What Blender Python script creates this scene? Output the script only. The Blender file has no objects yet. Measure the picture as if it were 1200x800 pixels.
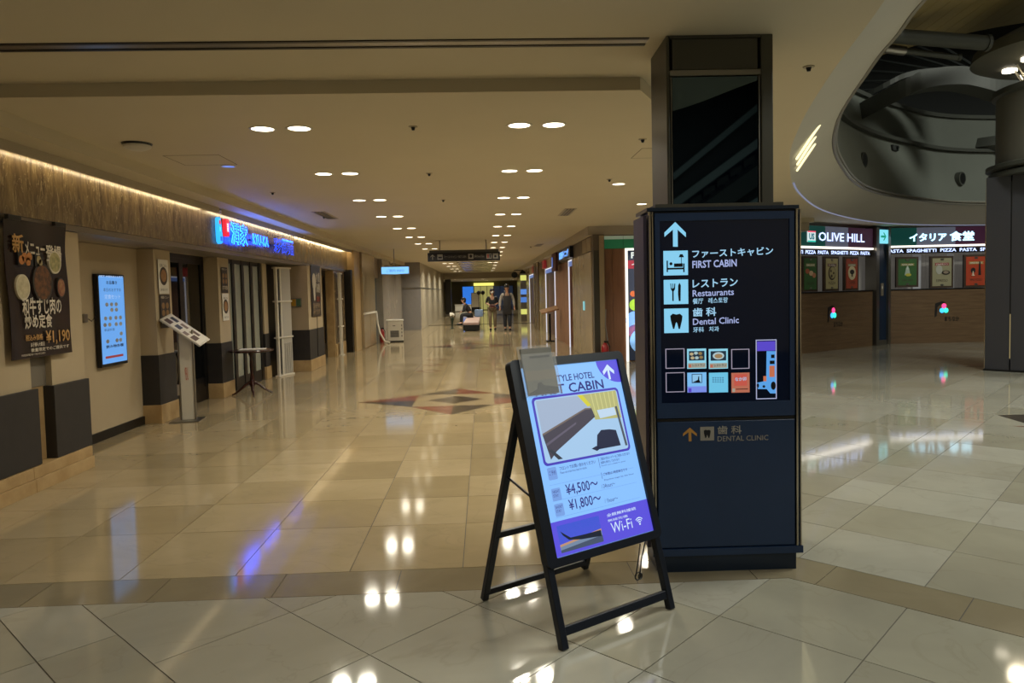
import bpy, bmesh, math, random
from mathutils import Matrix, Vector
PI = math.pi
C = bpy.context.scene.collection
SC = bpy.context.scene
random.seed(7)

# ------------------------------------------------------------------ camera, world, exposure
F_PX = 850.0
cam_d = bpy.data.cameras.new('camera'); cam = bpy.data.objects.new('camera', cam_d); C.objects.link(cam)
cam_d.sensor_fit = 'HORIZONTAL'; cam_d.sensor_width = 36.0; cam_d.lens = 36.0 * F_PX / 1200.0
cam_d.shift_y = -15.0 / 1200.0
cam_d.clip_start = 0.05; cam_d.clip_end = 300
cam.matrix_world = Matrix.Translation((0, 0, 1.5)) @ Matrix.Rotation(math.radians(-2.18), 4, 'Z') @ Matrix.Rotation(math.radians(90 - 2.92), 4, 'X') @ Matrix.Rotation(math.radians(-1.3), 4, 'Z')
SC.camera = cam
W = bpy.data.worlds.new('world'); SC.world = W; W.use_nodes = True
W.node_tree.nodes['Background'].inputs[0].default_value = (0.9, 0.85, 0.75, 1)
W.node_tree.nodes['Background'].inputs[1].default_value = 0.05
SC.view_settings.view_transform = 'Standard'; SC.view_settings.look = 'None'
SC.view_settings.gamma = 1.0; SC.view_settings.use_curve_mapping = False
SC.view_settings.exposure = 0.0
SC.cycles.use_denoising = True
SC.cycles.max_bounces = 8; SC.cycles.diffuse_bounces = 5; SC.cycles.glossy_bounces = 4; SC.cycles.transmission_bounces = 6
SC.cycles.sample_clamp_indirect = 6.0
LAMP_W = 13.5          # watts of one recessed downlight
CEIL_NEAR, CEIL_MAIN, SOFFIT = 2.885, 2.80, 2.695

# ------------------------------------------------------------------ materials
def lin(c):
    if isinstance(c, str):
        c = tuple(int(c[i:i + 2], 16) / 255 for i in (0, 2, 4))
    return tuple(((x / 12.92) if x <= 0.04045 else ((x + 0.055) / 1.055) ** 2.4) for x in c) + (1,)
_mats = {}
def M(name, col='808080', rough=0.5, metal=0.0, spec=0.5, kind=None, col2=None, scale=3.0, emit=None, power=1.0, detail=4.0, bump=0.0, stretch=(1, 1, 1), glass=False, vary=0.0, coat=0.0):
    if name in _mats: return _mats[name]
    m = bpy.data.materials.new(name); m.use_nodes = True; nt = m.node_tree; N = nt.nodes; L = nt.links
    b = N['Principled BSDF']; b.inputs['Base Color'].default_value = lin(col); b.inputs['Roughness'].default_value = rough
    b.inputs['Metallic'].default_value = metal; b.inputs['Specular IOR Level'].default_value = spec
    b.inputs['Coat Weight'].default_value = coat
    if emit is not None:
        b.inputs['Emission Color'].default_value = lin(emit); b.inputs['Emission Strength'].default_value = power
    if glass:
        b.inputs['Transmission Weight'].default_value = 1.0; b.inputs['IOR'].default_value = 1.2
    if kind:
        geo = N.new('ShaderNodeNewGeometry'); oi = N.new('ShaderNodeObjectInfo')
        mul = N.new('ShaderNodeVectorMath'); mul.operation = 'MULTIPLY'; mul.inputs[1].default_value = stretch
        L.new(geo.outputs['Position'], mul.inputs[0])
        add = N.new('ShaderNodeVectorMath'); add.operation = 'ADD'; L.new(mul.outputs[0], add.inputs[0])
        sc = N.new('ShaderNodeMath'); sc.operation = 'MULTIPLY'; sc.inputs[1].default_value = 40.0; L.new(oi.outputs['Random'], sc.inputs[0])
        L.new(sc.outputs[0], add.inputs[1])
        nz = N.new('ShaderNodeTexNoise'); nz.inputs['Scale'].default_value = scale; nz.inputs['Detail'].default_value = detail
        nz.inputs['Roughness'].default_value = 0.6
        L.new(add.outputs[0], nz.inputs['Vector'])
        cr = N.new('ShaderNodeValToRGB'); L.new(nz.outputs['Fac'], cr.inputs[0])
        e = cr.color_ramp.elements
        e[0].color = lin(col); e[1].color = lin(col2 or col)
        e[0].position = 0.3; e[1].position = 0.7
        out = cr.outputs[0]
        if kind in ('marble', 'veins'):
            nz.inputs['Distortion'].default_value = 0.6
            v = N.new('ShaderNodeTexNoise'); v.inputs['Scale'].default_value = scale * 0.8; v.inputs['Detail'].default_value = 6; v.inputs['Distortion'].default_value = 1.2
            L.new(add.outputs[0], v.inputs['Vector'])
            r2 = N.new('ShaderNodeValToRGB'); L.new(v.outputs['Fac'], r2.inputs[0])
            w = 0.012 if kind == 'marble' else 0.02
            w = w * (1 if kind == 'marble' else .6); r2.color_ramp.elements[0].position = 0.5 - w; r2.color_ramp.elements[0].color = (0, 0, 0, 1)
            r2.color_ramp.elements[1].position = 0.5 + w; r2.color_ramp.elements[1].color = (0, 0, 0, 1)
            mid = r2.color_ramp.elements.new(0.5); mid.color = (1, 1, 1, 1)
            mx = N.new('ShaderNodeMix'); mx.data_type = 'RGBA'; L.new(out, mx.inputs[6])
            f = N.new('ShaderNodeMath'); f.operation = 'MULTIPLY'; f.inputs[1].default_value = 0.16 if kind == 'marble' else 0.45
            L.new(r2.outputs[0], f.inputs[0]); L.new(f.outputs[0], mx.inputs[0])
            mx.inputs[7].default_value = lin('6f6350') if kind == 'marble' else lin('c9b48a')
            out = mx.outputs[2]
        if vary > 0:
            hv = N.new('ShaderNodeHueSaturation'); mr = N.new('ShaderNodeMapRange')
            mr.inputs['To Min'].default_value = 1 - vary; mr.inputs['To Max'].default_value = 1 + vary
            L.new(oi.outputs['Random'], mr.inputs['Value']); L.new(mr.outputs[0], hv.inputs['Value']); L.new(out, hv.inputs['Color'])
            out = hv.outputs[0]
        L.new(out, b.inputs['Base Color'])
        if bump > 0:
            bp = N.new('ShaderNodeBump'); bp.inputs['Strength'].default_value = bump; bp.inputs['Distance'].default_value = 0.01
            L.new(nz.outputs['Fac'], bp.inputs['Height']); L.new(bp.outputs[0], b.inputs['Normal'])
        if emit == 'same' : pass
    _mats[name] = m
    return m
def E(name, col, power=1.0):                         # a surface that gives off light
    return M('glow_' + name, '101010', 0.4, emit=col, power=power)

m_ceil = M('ceiling paint', 'c2b79c', 0.7, kind='noise', col2='c7bca1', scale=0.6)
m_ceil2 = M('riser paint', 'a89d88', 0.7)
tints = [('8f8062', '9a8a6c'), ('958668', '9f9073'), ('8c7e61', '978768'), ('86785c', '918264'), ('938467', '9d8e70')]
m_tile = [M('cream marble %d' % i, a, 0.085, kind='marble', col2=b, scale=1.6, stretch=(1, 1.6, 1), vary=0.035, spec=0.5) for i, (a, b) in enumerate(tints)]
tints2 = [('8a8678', '969284'), ('847f70', '8f8b7a'), ('918d80', '9c998c')]
m_tile2 = [M('grey beige marble %d' % i, a, 0.06, kind='marble', col2=b, scale=1.4, vary=0.035, spec=0.5) for i, (a, b) in enumerate(tints2)]
m_strip = M('taupe marble border', '756b56', 0.08, kind='marble', col2='7f755f', scale=2, spec=0.5)
m_joint = M('tile joint', '3c3226', 0.6)
m_grey_st = M('grey inlay stone', '3a342d', 0.14, kind='noise', col2='453e36', scale=6)
m_red_st = M('red inlay stone', '6a372a', 0.14, kind='noise', col2='754334', scale=6)
m_tan_st = M('tan inlay stone', '8c7c60', 0.14, kind='noise', col2='948468', scale=6)
m_fascia = M('brown marble', '4a3c2c', 0.25, kind='veins', col2='86724f', scale=8.0, detail=12, vary=0.08, stretch=(1, 1.6, .45))
m_plaster = M('cream wall paint', 'a8977a', 0.75, kind='noise', col2='b0a083', scale=1.2, detail=6)
m_dark = M('charcoal wainscot', '221f1d', 0.6, kind='noise', col2='292523', scale=8)
m_plinth = M('tan plinth stone', '9c7f54', 0.4, kind='noise', col2='b59a6e', scale=5)
m_ledge = M('taupe metal ledge', '8a7f70', 0.4, 0.4)
m_black = M('black satin', '08080a', 0.35)
m_blackmetal = M('black powder coat', '0e1420', 0.35, 0.2)
m_navy = M('navy metal casing', '182536', 0.28, 0.2)
m_navyface = M('navy panel face', '152c4c', 0.3, kind='noise', col2='183052', scale=3)
m_navyglass = M('navy glass face', '081630', 0.04, spec=.3)
m_chrome = M('chrome trim', 'b8b2a8', 0.15, 1.0)
m_steel = M('brushed steel', '8f8b83', 0.3, 0.9)
m_bronze = M('olive grey steel', '4c4a40', 0.4, 0.3)
m_darkglass = M('dark glass', '030506', 0.02, spec=0.8)
m_blkvoid = M('unlit interior', '0b0c10', 0.8)
m_white = M('off white enamel', 'c8c2b2', 0.45)
m_paper = M('white paper', 'd8d4c8', 0.6)
m_ring = M('grey ring plaster', 'bab6aa', 0.6, kind='noise', col2='c0bcae', scale=0.8)
m_atrium = M('atrium grey paint', '5c6058', 0.7, kind='noise', col2='63675f', scale=0.7)
m_atrdark = M('atrium dark steel', '2b2e2c', 0.6)
m_beam = M('atrium beam paint', '3f413b', 0.6)
m_wood = M('brown wood laminate', '5b4530', 0.4, kind='noise', col2='725a40', scale=2.2, stretch=(1, 1, 12), detail=8)
m_redwood = M('reddish wood panel', '7a5138', 0.4, kind='noise', col2='8c6146', scale=3, stretch=(6, 6, 0.6), detail=8)
m_stonewall = M('beige polished stone', '978669', 0.2, kind='marble', col2='978669', scale=1.2, vary=0.05)
m_colclad = M('grey column cladding', '45454a', 0.35, 0.4)
m_glass = M('clear acrylic', 'f4f8fa', 0.05); m_glass.node_tree.nodes['Principled BSDF'].inputs['Alpha'].default_value = 0.14
m_tablewood = M('dark mahogany', '2c1410', 0.25, kind='noise', col2='3c1c15', scale=6)

# ------------------------------------------------------------------ geometry helpers
class B:
    def __init__(s): s.v = []; s.f = []; s.m = []
    def add(s, vs, fs, mi=0, mat=None):
        o = len(s.v)
        for p in vs: s.v.append(tuple(mat @ Vector(p)) if mat is not None else tuple(p))
        for f in fs: s.f.append([i + o for i in f]); s.m.append(mi)
        return s
    def box(s, x0, x1, y0, y1, z0, z1, mi=0, mat=None):
        x0, x1 = min(x0, x1), max(x0, x1); y0, y1 = min(y0, y1), max(y0, y1); z0, z1 = min(z0, z1), max(z0, z1)
        vs = [(x0, y0, z0), (x1, y0, z0), (x1, y1, z0), (x0, y1, z0), (x0, y0, z1), (x1, y0, z1), (x1, y1, z1), (x0, y1, z1)]
        return s.add(vs, [(0, 3, 2, 1), (4, 5, 6, 7), (0, 1, 5, 4), (1, 2, 6, 5), (2, 3, 7, 6), (3, 0, 4, 7)], mi, mat)
    def cbox(s, x0, x1, y0, y1, z0, z1, c=0.006, mi=0, mat=None):   # box with chamfered vertical and horizontal edges
        bm = bmesh.new(); bmesh.ops.create_cube(bm, size=1)
        for v in bm.verts: v.co = Vector(((x0 + x1) / 2 + v.co.x * (x1 - x0), (y0 + y1) / 2 + v.co.y * (y1 - y0), (z0 + z1) / 2 + v.co.z * (z1 - z0)))
        bmesh.ops.bevel(bm, geom=bm.edges[:], offset=c, segments=2, affect='EDGES', profile=0.5)
        bm.verts.ensure_lookup_table()
        vs = [v.co.copy() for v in bm.verts]; fs = [[v.index for v in f.verts] for f in bm.faces]; bm.free()
        return s.add(vs, fs, mi, mat)
    def prism(s, poly, z0, z1, mi=0, mat=None):                       # poly: CCW list of (x, y)
        a = sum(poly[i][0] * poly[(i + 1) % len(poly)][1] - poly[(i + 1) % len(poly)][0] * poly[i][1] for i in range(len(poly)))
        if a < 0: poly = poly[::-1]
        n = len(poly)
        vs = [(p[0], p[1], z0) for p in poly] + [(p[0], p[1], z1) for p in poly]
        fs = [list(range(n))[::-1], list(range(n, 2 * n))] + [(i, (i + 1) % n, (i + 1) % n + n, i + n) for i in range(n)]
        return s.add(vs, fs, mi, mat)
    def xz(s, poly, y0, y1, mi=0, mat=None):                          # outline in x,z given thickness in y
        T = Matrix(((1, 0, 0, 0), (0, 0, -1, 0), (0, 1, 0, 0), (0, 0, 0, 1)))
        mm = T if mat is None else mat @ T
        return s.prism(poly, -y1, -y0, mi, mm)
    def disc(s, cx, cz, rx, rz, y0, y1, n=20, mi=0, mat=None, a0=0, a1=2 * PI):
        full = abs(a1 - a0 - 2 * PI) < 1e-6
        pts = [(cx + rx * math.cos(a0 + (a1 - a0) * i / (n if full else n - 1)), cz + rz * math.sin(a0 + (a1 - a0) * i / (n if full else n - 1))) for i in range(n)]
        return s.xz(pts, y0, y1, mi, mat)
    def tube(s, pts, r, n=8, mi=0, mat=None):
        pts = [Vector(p) for p in pts]; rs = r if isinstance(r, (list, tuple)) else [r] * len(pts)
        vs = []; up = Vector((0, 0, 1))
        for i, p in enumerate(pts):
            d = (pts[min(i + 1, len(pts) - 1)] - pts[max(i - 1, 0)]).normalized()
            a = d.cross(up)
            if a.length < 1e-3: a = d.cross(Vector((0, 1, 0)))
            a.normalize(); b = d.cross(a).normalized()
            for k in range(n):
                t = 2 * PI * k / n; vs.append(p + (a * math.cos(t) + b * math.sin(t)) * rs[i])
        fs = [list(range(n)), list(range((len(pts) - 1) * n, len(pts) * n))[::-1]]
        for i in range(len(pts) - 1):
            for k in range(n):
                fs.append((i * n + k, (i + 1) * n + k, (i + 1) * n + (k + 1) % n, i * n + (k + 1) % n))
        return s.add(vs, fs, mi, mat)
    def lathe(s, prof, cx=0, cy=0, n=24, mi=0, mat=None, closed=False):
        vs = []; m = len(prof)
        for k in range(n):
            t = 2 * PI * k / n
            for r, z in prof: vs.append((cx + r * math.cos(t), cy + r * math.sin(t), z))
        fs = []
        for k in range(n):
            for j in range(m - 1):
                a, b = k * m + j, ((k + 1) % n) * m + j
                fs.append((a, b, b + 1, a + 1))
        if not closed:
            fs.append([k * m for k in range(n)][::-1]); fs.append([k * m + m - 1 for k in range(n)])
        return s.add(vs, fs, mi, mat)
    def build(s, name, mats, parent=None, loc=None, rot=None, smooth=False):
        me = bpy.data.meshes.new(name); me.from_pydata(s.v, [], s.f)
        if not isinstance(mats, (list, tuple)): mats = [mats]
        for m in mats: me.materials.append(m)
        if len(mats) > 1: me.polygons.foreach_set('material_index', s.m)
        if smooth: me.polygons.foreach_set('use_smooth', [True] * len(s.f))
        me.update()
        bm = bmesh.new(); bm.from_mesh(me); bmesh.ops.recalc_face_normals(bm, faces=bm.faces); bm.to_mesh(me); bm.free()
        o = bpy.data.objects.new(name, me); C.objects.link(o)
        if smooth:
            try: me.set_sharp_from_angle(angle=math.radians(40))
            except Exception: pass
        if parent: o.parent = parent
        if loc: o.location = loc
        if rot: o.rotation_euler = rot
        return o
def thing(name, label, cat, loc=(0, 0, 0), rz=0, group=None):
    o = bpy.data.objects.new(name, None); C.objects.link(o); o.location = loc; o.rotation_euler = (0, 0, rz)
    o.empty_display_size = 0.1; o['label'] = label; o['category'] = cat
    if group: o['group'] = group
    return o
def tag(o, label, cat, group=None):
    o['label'] = label; o['category'] = cat
    if group: o['group'] = group
    return o
def struct(o): o['kind'] = 'structure'; return o
def copy_tree(o, parent=None):
    c = o.copy(); C.objects.link(c)
    if parent: c.parent = parent
    for ch in list(o.children): copy_tree(ch, c)
    return c
_fonts = {}
def text(s, box, mat, parent, y=-0.001, name='lettering', bold=0.0, ext=0.0004, rot=None, keep=False, shear=0.0, tilt=0.0):
    """lettering filling box=(x0,z0,x1,z1) in the parent's x,z plane, reading along +x and facing -y"""
    cu = bpy.data.curves.new('t', 'FONT'); cu.body = s; cu.size = 1.0; cu.extrude = 0.0; cu.bevel_depth = bold; cu.bevel_resolution = 0; cu.shear = shear
    cu.resolution_u = 2
    t = bpy.data.objects.new('t', cu); C.objects.link(t)
    dg = bpy.context.evaluated_depsgraph_get(); dg.update()
    me = bpy.data.meshes.new_from_object(t.evaluated_get(dg))
    bpy.data.objects.remove(t); bpy.data.curves.remove(cu)
    if not me.vertices: return None
    xs = [v.co.x for v in me.vertices]; ys = [v.co.y for v in me.vertices]
    x0, z0, x1, z1 = box
    sx = (x1 - x0) / max(max(xs) - min(xs), 1e-4); sz = (z1 - z0) / max(max(ys) - min(ys), 1e-4)
    if keep: sx = sz = min(sx, sz)
    a, b = min(xs), min(ys)
    for v in me.vertices:
        px, pz = (v.co.x - a) * sx, (v.co.y - b) * sz
        v.co = Vector((x0 + px, -v.co.z * min(sx, sz) * .5, z0 + pz + tilt * px))
    me.materials.clear(); me.materials.append(mat); me.name = name
    o = bpy.data.objects.new(name, me); C.objects.link(o); o.parent = parent; o.location = (0, y, 0)
    if rot: o.rotation_euler = rot
    return o
def catmull(P, n):
    P = [Vector(p) for p in P]; Q = [2 * P[0] - P[1]] + P + [2 * P[-1] - P[-2]]; out = []
    for i in range(1, len(Q) - 2):
        for k in range(n):
            t = k / n; a, b, c, d = Q[i - 1], Q[i], Q[i + 1], Q[i + 2]
            out.append(0.5 * ((2 * b) + (c - a) * t + (2 * a - 5 * b + 4 * c - d) * t * t + (-a + 3 * b - 3 * c + d) * t ** 3))
    out.append(P[-1]); return out

# ------------------------------------------------------------------ floor of individual marble tiles
floor = struct(B().box(-7, 22, -9, 64, -0.2, -0.004).build('floor', m_joint))
def clip(poly, a, b, c):            # keep a*x + b*y <= c
    out = []
    for i in range(len(poly)):
        p, q = poly[i], poly[(i + 1) % len(poly)]
        dp, dq = a * p[0] + b * p[1] - c, a * q[0] + b * q[1] - c
        if dp <= 0: out.append(p)
        if dp * dq < 0:
            t = dp / (dp - dq); out.append((p[0] + (q[0] - p[0]) * t, p[1] + (q[1] - p[1]) * t))
    return out
def area(p): return 0.5 * sum(p[i][0] * p[(i + 1) % len(p)][1] - p[(i + 1) % len(p)][0] * p[i][1] for i in range(len(p)))
def inset(poly, g):
    if area(poly) < 0: poly = poly[::-1]
    out = list(poly)
    for i in range(len(poly)):
        p, q = poly[i], poly[(i + 1) % len(poly)]
        dx, dy = q[0] - p[0], q[1] - p[1]; l = math.hypot(dx, dy)
        if l < 1e-6: continue
        nx, ny = dy / l, -dx / l
        out = clip(out, nx, ny, nx * p[0] + ny * p[1] - g)
        if len(out) < 3: return []
    return out
BIG = 60
tiles = []   # (poly, material index)
# right limit of the corridor paving: line from (1.67,3.9) running away with direction (.339,.941)
RL = (0.941, -0.339, 0.941 * 1.67 - 0.339 * 3.9)
def rnd_t(): return random.choice([0, 0, 1, 1, 2, 3, 4])
xs = [-5.07 + 0.615 * k for k in range(0, 26)]
ys = [3.905, 4.67] + [5.295 + 0.607 * k for k in range(0, 60)]
for i in range(len(xs) - 1):
    for j in range(len(ys) - 1):
        if ys[j] > 34: continue
        p = [(xs[i], ys[j]), (xs[i + 1], ys[j]), (xs[i + 1], ys[j + 1]), (xs[i], ys[j + 1])]
        p = clip(p, *RL)
        if xs[i] > 2.4 and ys[j] > 15.5: continue
        if len(p) > 2: tiles.append((p, rnd_t()))
for k in range(-8, 8):               # border strip across the corridor
    x0 = -1.10 + 0.617 * k
    p = [(x0, 3.60), (x0 + 0.617, 3.60), (x0 + 0.617, 3.905), (x0, 3.905)]
    p = clip(p, 1 / math.sqrt(2), 1 / math.sqrt(2), 5.35 / math.sqrt(2))
    if len(p) > 2: tiles.append((p, 8))
cs = [1.575 - 0.445 - 0.89 * k for k in range(8, 0, -1)] + [1.13, 1.575, 2.465, 3.355, 4.245, 5.13]
ks0 = [5.27 + 0.885 * k for k in range(6, -1, -1)] + [4.375, 3.49, 2.61, 2.165, 1.29, 0.405] + [0.405 - 0.885 * k for k in range(1, 10)]
ks0 = sorted(ks0)
def ck(c0, c1, k0, k1):             # tile between x+y=c0..c1 and y-x=k0..k1
    return [((c - k) / 2, (c + k) / 2) for c, k in ((c0, k0), (c1, k0), (c1, k1), (c0, k1))]
for i in range(len(cs) - 1):
    kk = ks0 if cs[i] > 1.2 else [k + 0.565 - 0.0 for k in ks0]
    if abs(cs[i] - 1.13) < 0.01: kk = [k + 0.565 for k in ks0]
    for j in range(len(kk) - 1):
        p = ck(cs[i], cs[i + 1], kk[j], kk[j + 1])
        p = clip(p, 0, 1, 3.60)
        if len(p) > 2: p = clip(p, 0, -1, 0.2)
        if len(p) > 2: p = clip(p, -1, 0, 5.0)
        if len(p) > 2: p = clip(p, 1, 0, 7.0)
        if len(p) > 2 and abs(area(p)) > 0.002: tiles.append((p, 5 + random.choice([0, 0, 1, 2])))
for j in range(-8, 4):               # diagonal border strip of the rotunda
    k0 = 0.995 + 0.885 * j
    p = ck(5.13, 5.57, k0, k0 + 0.885)
    p = clip(p, *[-v for v in (1, 0, 1.53)]) if False else clip(p, -1, -1, -5.13)
    p = clip(p, 1, -10, 1.53 - 36.0 + 36.0 + 400) if False else p
    if k0 > 2.2: continue
    tiles.append((p, 8))
c = 5.57; row = 0
while c < 36:
    kk = ks0 + ([ks0[-1] + 0.885 * q for q in range(1, 12)])
    off = 0.0 if row % 2 == 0 else 0.44
    for j in range(len(kk) - 1):
        p = ck(c, c + 0.888, kk[j], kk[j + 1])
        p = clip(p, -RL[0], -RL[1], -RL[2])
        if len(p) > 2: p = clip(p, 0, 1, 17.6)
        if len(p) > 2: p = clip(p, 1, 0, 14.0)
        if len(p) > 2: p = clip(p, 0, -1, -0.5)
        if len(p) > 2 and abs(area(p)) > 0.003: tiles.append((p, 5 + random.choice([0, 0, 1, 2])))
    c += 0.888; row += 1
tile_m = m_tile + m_tile2 + [m_strip]
def seen(p):
    cx = sum(q[0] for q in p) / len(p); cy = sum(q[1] for q in p) / len(p)
    if cy < 1.5: return 0
    u = cx / cy
    if abs(u - 0.03) > 0.85: return 0
    return abs(area(p)) / cy ** 3
tiles = [(inset(p, 0.0024), m) for p, m in tiles]
tiles = [t for t in tiles if len(t[0]) > 2 and abs(area(t[0])) > 0.001]
tiles.sort(key=lambda t: -seen(t[0]))
for p, mi in tiles[:295]:
    B().prism(p, -0.012, random.uniform(-0.0003, 0.0003)).build('floor_tile', tile_m[mi], floor)
far = B()
for p, mi in tiles[295:]: far.prism(p, -0.012, 0, mi)
o = far.build('distant_floor_tiles', tile_m, floor); o['kind'] = 'stuff'
far = B().box(-4.7, 2.9, 34, 64, -0.012, 0.0).build('polished_slab', m_tile[1], floor)

def inlay(name, tris, mats_):        # stone mosaic pieces let into the floor
    for poly, mt in tris:
        B().prism(poly, -0.003, 0.0012).build(name, mt, floor)
def star(cx, cy, s, red=True):
    h = 0.55 * s; G, R_, T = m_grey_st, m_red_st, m_tan_st
    inlay('mosaic_piece', [
        ([(cx - h, cy + h), (cx, cy + h), (cx, cy + h + .66 * s)], G), ([(cx, cy + h), (cx + h, cy + h), (cx, cy + h + .66 * s)], R_),
        ([(cx - h, cy - h), (cx, cy - h), (cx, cy - h - .70 * s)], R_), ([(cx, cy - h), (cx + h, cy - h), (cx, cy - h - .70 * s)], G),
        ([(cx - h, cy - h), (cx - h, cy), (cx - h - .8 * s, cy)], G), ([(cx - h, cy), (cx - h, cy + h), (cx - h - .8 * s, cy)], R_),
        ([(cx + h, cy - h), (cx + h, cy), (cx + h + .8 * s, cy)], R_), ([(cx + h, cy), (cx + h, cy + h), (cx + h + .8 * s, cy)], G),
        ([(cx - h + .004, cy - h + .004), (cx + h - .004, cy - h + .004), (cx + .4 * s, cy), (cx, cy - .37 * s), (cx - .4 * s, cy)], T),
        ([(cx - h + .004, cy + h - .004), (cx + h - .004, cy + h - .004), (cx + .4 * s, cy), (cx, cy + .37 * s), (cx - .4 * s, cy)], T),
        ([(cx - .4 * s, cy), (cx, cy - .37 * s), (cx, cy + .37 * s)], m_grey_st), ([(cx, cy - .37 * s), (cx + .4 * s, cy), (cx, cy + .37 * s)], M('dark inlay stone', '2a2521', 0.14))], None)
star(-0.44, 10.17, 1.0); star(-0.4, 20.45, 1.0)
def lozenge(cx, cy, rx, ry):
    w = .07
    for a, b in (((cx - rx, cy), (cx, cy - ry)), ((cx, cy - ry), (cx + rx, cy)), ((cx + rx, cy), (cx, cy + ry)), ((cx, cy + ry), (cx - rx, cy))):
        ia, ib = (cx + (a[0] - cx) * .72, cy + (a[1] - cy) * .72), (cx + (b[0] - cx) * .72, cy + (b[1] - cy) * .72)
        inlay('mosaic_piece', [([a, b, ib, ia], m_red_st)], None)
for yy in (14.07, 15.27, 16.46):
    lozenge(-1.09, yy, .25, .25); lozenge(.14, yy, .25, .25)
inlay('mosaic_piece', [([(5.62, 7.15), (6.3, 7.15), (6.3, 7.82), (5.7, 7.82)], m_grey_st), ([(5.42, 7.22), (5.62, 7.12), (6.3, 7.12), (6.3, 7.0), (5.6, 7.0)], m_red_st),
       ([(8.3, 12.35), (9.1, 12.35), (9.1, 12.5), (8.6, 12.5)], m_grey_st), ([(8.7, 12.55), (9.2, 12.55), (9.2, 12.75), (8.6, 12.75)], m_red_st)], None)

# ------------------------------------------------------------------ ceilings and soffits
O = [(-5, -1.3, 2.885), (-2, -.1, 2.885), (.2, 1.1, 2.885), (1.35, 2.2, 2.885), (1.76, 2.95, 2.885), (2.0, 3.56, 2.885), (2.33, 4.8, 2.885), (2.79, 6.3, 2.885), (3.47, 8.1, 2.885), (4.8, 10.9, 2.88), (6.7, 13.8, 2.86), (9.1, 15.95, 2.82), (12.0, 16.9, 2.82), (15.5, 16.4, 2.82), (19, 14, 2.82)]
I = [(-5, -2.1, 3.2), (-1.8, -.9, 3.2), (.6, .3, 3.2), (1.9, 1.7, 3.2), (2.4, 3.0, 3.2), (2.69, 4.37, 3.2), (2.87, 4.97, 3.2), (3.09, 5.72, 3.2), (3.805, 7.736, 3.2), (4.95, 10.0, 3.2), (7.0, 13.1, 3.2), (9.2, 15.03, 3.2), (11.39, 16.12, 3.2), (14.6, 15.8, 3.2), (17.8, 13.4, 3.2)]
Oc, Ic = catmull(O, 8), catmull(I, 8)
near_poly = [(p.x, p.y) for p in Oc] + [(21, 22), (6.9, 22), (6.9, 14.9), (6, 14.9), (4.0, 12), (1.9, 6.4), (1.06, 4.79), (-5, 4.79)]
nc = B().prism(near_poly, CEIL_NEAR, 3.0).build('ceiling', m_ceil)
struct(nc)
main_poly = [(-5, 4.79), (1.06, 4.79), (1.9, 6.4), (4.0, 12), (6.0, 14.9), (6.9, 14.9), (6.9, 16), (2.3, 16), (2.3, 48), (-5, 48)]
struct(B().prism(main_poly, CEIL_MAIN, 2.98).build('ceiling', m_ceil))
struct(B().prism([(-5, -9), (-3.22, -9), (-3.22, 48), (-5, 48)], SOFFIT, 2.8).build('trim_1', m_ceil))
struct(B().prism([(2.17, 14.88), (6.78, 14.88), (6.78, 16.2), (3.2, 16.2), (3.2, 48), (1.93, 48)], 2.62, 2.80).build('trim_2', m_ceil2))
# shutter slot across the near ceiling
sl = B(); sl.box(-4.6, 0.95, 4.05, 4.075, CEIL_NEAR - 0.006, CEIL_NEAR + 0.02); sl.box(-4.6, 0.95, 4.15, 4.175, CEIL_NEAR - 0.006, CEIL_NEAR + 0.02)
so = struct(sl.build('trim_3', M('slot edge', '2a241c', 0.4, 0.5)))
B().box(-4.6, 0.95, 4.075, 4.15, CEIL_NEAR - 0.002, CEIL_NEAR + 0.01).build('shutter_bottom_bar', m_steel, so)
# walls closing the hall
struct(B().box(-5.2, 21, -9.2, -9, 0, 3.2).build('wall_back', m_plaster))
struct(B().box(-5.2, -5.0, -9, 50, 0, 3.0).build('wall_left', m_plaster))

# ------------------------------------------------------------------ left wall: fascia panels, ledge, pillars
fas = thing('shop_fascia', 'long brown marble fascia of upright slabs above the left shop fronts', 'fascia', (-3.60, 0, 0))
yy = 2.36; n = 0
while yy < 20.3:
    y1 = min(yy + 0.9, 20.4)
    B().box(-0.28, random.uniform(0, .001), yy + .002, y1 - .002, 2.175, 2.693).build('marble_slab', m_fascia, fas)
    yy += 0.9
B().box(-0.42, -0.01, 2.36, 20.4, 2.12, 2.173).build('ledge', m_ledge, fas)
B().box(-1.2, -0.42, 2.36, 20.4, 2.12, 2.20).build('underside_panel', m_ceil2, fas)
B().box(-0.9, -0.285, 2.36, 20.4, 2.2, 2.69).build('backing', m_plaster, fas)
# wash lights hidden in the soffit slot just in front of the fascia
def area_light(name, loc, size, sizey, power, color, rot=(0, 0, 0), parent=None, shape='RECTANGLE', spread=None):
    d = bpy.data.lights.new(name, 'AREA'); d.shape = shape; d.size = size
    if shape in ('RECTANGLE', 'ELLIPSE'): d.size_y = sizey
    d.energy = power; d.color = color
    if spread: d.spread = spread
    o = bpy.data.objects.new(name, d); C.objects.link(o); o.location = loc; o.rotation_euler = rot
    if parent: o.parent = parent
    return o
def strip_lamp(y0, y1, label, power):
    t = thing('cove_strip_lamp', label, 'lamp', (-3.50, y0, 2.668))
    B().box(-.018, .018, 0, y1 - y0, 0.012, 0.026).build('housing', m_steel, t)
    B().box(-.012, .012, 0.02, y1 - y0 - .02, 0.004, 0.012).build('diffuser', M('frosted diffuser', 'cfc8b4', .5), t)
    B().box(.030, .036, 0, y1 - y0, -.052, .026).build('baffle', m_ceil2, t)
    area_light('strip_light', (0.0, (y1 - y0) / 2, 0), .02, y1 - y0 - .1, power, (1, .78, .45), (0, math.radians(40), 0), t)
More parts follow.
